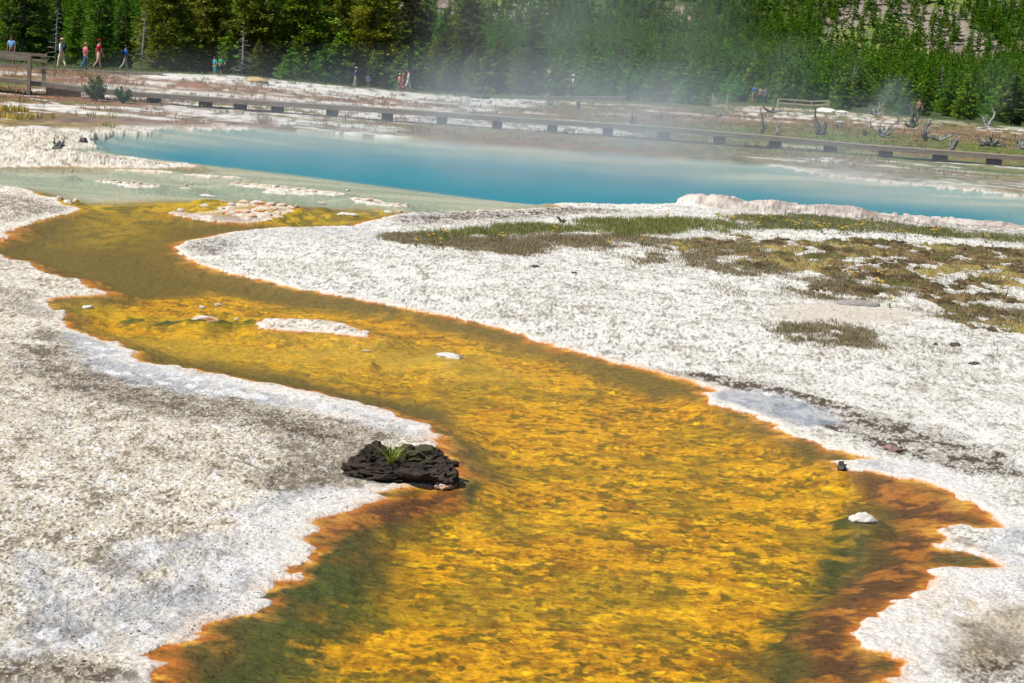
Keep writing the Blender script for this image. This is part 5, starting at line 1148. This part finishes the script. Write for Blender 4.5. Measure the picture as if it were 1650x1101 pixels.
# pick one of the five shapes: switch through a joined instance list
jn = N.new('GeometryNodeJoinGeometry'); 
for nd in [n_ for n_ in N if n_.bl_idname == 'GeometryNodeObjectInfo']: Lk(nd.outputs['Geometry'], jn.inputs[0])
N.remove(gg); Lk(jn.outputs[0], iop.inputs['Instance']); iop.inputs['Pick Instance'].default_value = True
def named(nm, ty):
    a = N.new('GeometryNodeInputNamedAttribute'); a.data_type = ty; a.inputs['Name'].default_value = nm; return [o_ for o_ in a.outputs if o_.enabled][0]
Lk(named('ix', 'INT'), iop.inputs['Instance Index'])
cr = N.new('ShaderNodeCombineXYZ'); cr.inputs[1].default_value = R(2.2); Lk(named('rz', 'FLOAT'), cr.inputs[2]); e2r = N.new('FunctionNodeEulerToRotation'); Lk(cr.outputs[0], e2r.inputs[0]); Lk(e2r.outputs[0], iop.inputs['Rotation'])
Lk(named('sc', 'FLOAT'), iop.inputs['Scale']); Lk(iop.outputs[0], go.inputs[0])
md = wood.modifiers.new('plant', 'NODES'); md.node_group = ng
print('TREES', NTREE[0], 'WOOD', nC)

# ---------------------------------------------------------------- steam
def steam(name, c, r, dens, label, seed, scale=.25, thr=.42, stretch=(1, 1, .6), rise=1.0):
    bm = bmesh.new(); bmesh.ops.create_icosphere(bm, subdivisions=3, radius=1); me = bpy.data.meshes.new(name); bm.to_mesh(me); bm.free()
    o = bpy.data.objects.new(name, me); col.objects.link(o); o.location = c; o.scale = r
    t = NT('steam_'+str(seed)); P = t.coord('Object'); mp = t.mapping(P, (r[0]*stretch[0], r[1]*stretch[1], r[2]*stretch[2]), (0, 0, 0), (seed*3.1, seed, 0))
    n = t.noise(mp, scale, 3, .55); ln = t.n('ShaderNodeVectorMath', operation='LENGTH'); t.set(ln.inputs[0], P)
    fall = t.math('SUBTRACT', 1.0, ln.outputs['Value'], clamp=True); fall = t.math('MULTIPLY', fall, 1.6, clamp=True)
    m = t.n('ShaderNodeMapRange'); t.set(m.inputs[0], n); m.inputs[1].default_value = thr; m.inputs[2].default_value = thr+.25; m.inputs[3].default_value = .06; m.inputs[4].default_value = 1
    d = t.math('MULTIPLY', t.math('MULTIPLY', m.outputs[0], fall), dens)
    v = t.n('ShaderNodeVolumePrincipled'); v.inputs['Color'].default_value = (.84, .95, 1.0, 1); t.set(v.inputs['Density'], d); v.inputs['Anisotropy'].default_value = 0.0; v.inputs['Emission Strength'].default_value = 0.0
    t.t.links.new(v.outputs[0], t.out.inputs['Volume']); me.materials.append(t.m); return tag(o, label, 'steam', None, 'stuff')
steam('steam', (0, 57, .6), (18, 13, 3.0), .050, 'thin steam drifting low over the blue pool', 1, .22, .42)
steam('steam', (3, 51, .0), (21, 11, 1.5), .058, 'thin steam blanket right on the blue water', 7, .30, .36)
steam('steam', (2, 68, 1.0), (11, 6.5, 3.0), .055, 'steam bank veiling the middle of the boardwalk', 6, .25, .40)
steam('steam', (2.0, 63, 3.0), (7.5, 9, 5.2), .036, 'main steam plume rising behind the middle of the pool', 2, .30, .42, (1, 1, .5))
steam('steam', (22.5, 150, 3.2), (8, 5, 4.4), .038, 'soft steam rising by the three far visitors', 3, .2, .44)
steam('steam', (33.2, 158, 1.6), (3.6, 3, 3.0), .16, 'small bright steam puff right of the pale railing', 4, .5, .48, (1, 1, .6))
steam('steam', (43, 158, 3.4), (6, 4, 3.6), .020, 'faint steam in front of the forest at right', 5, .22, .44)
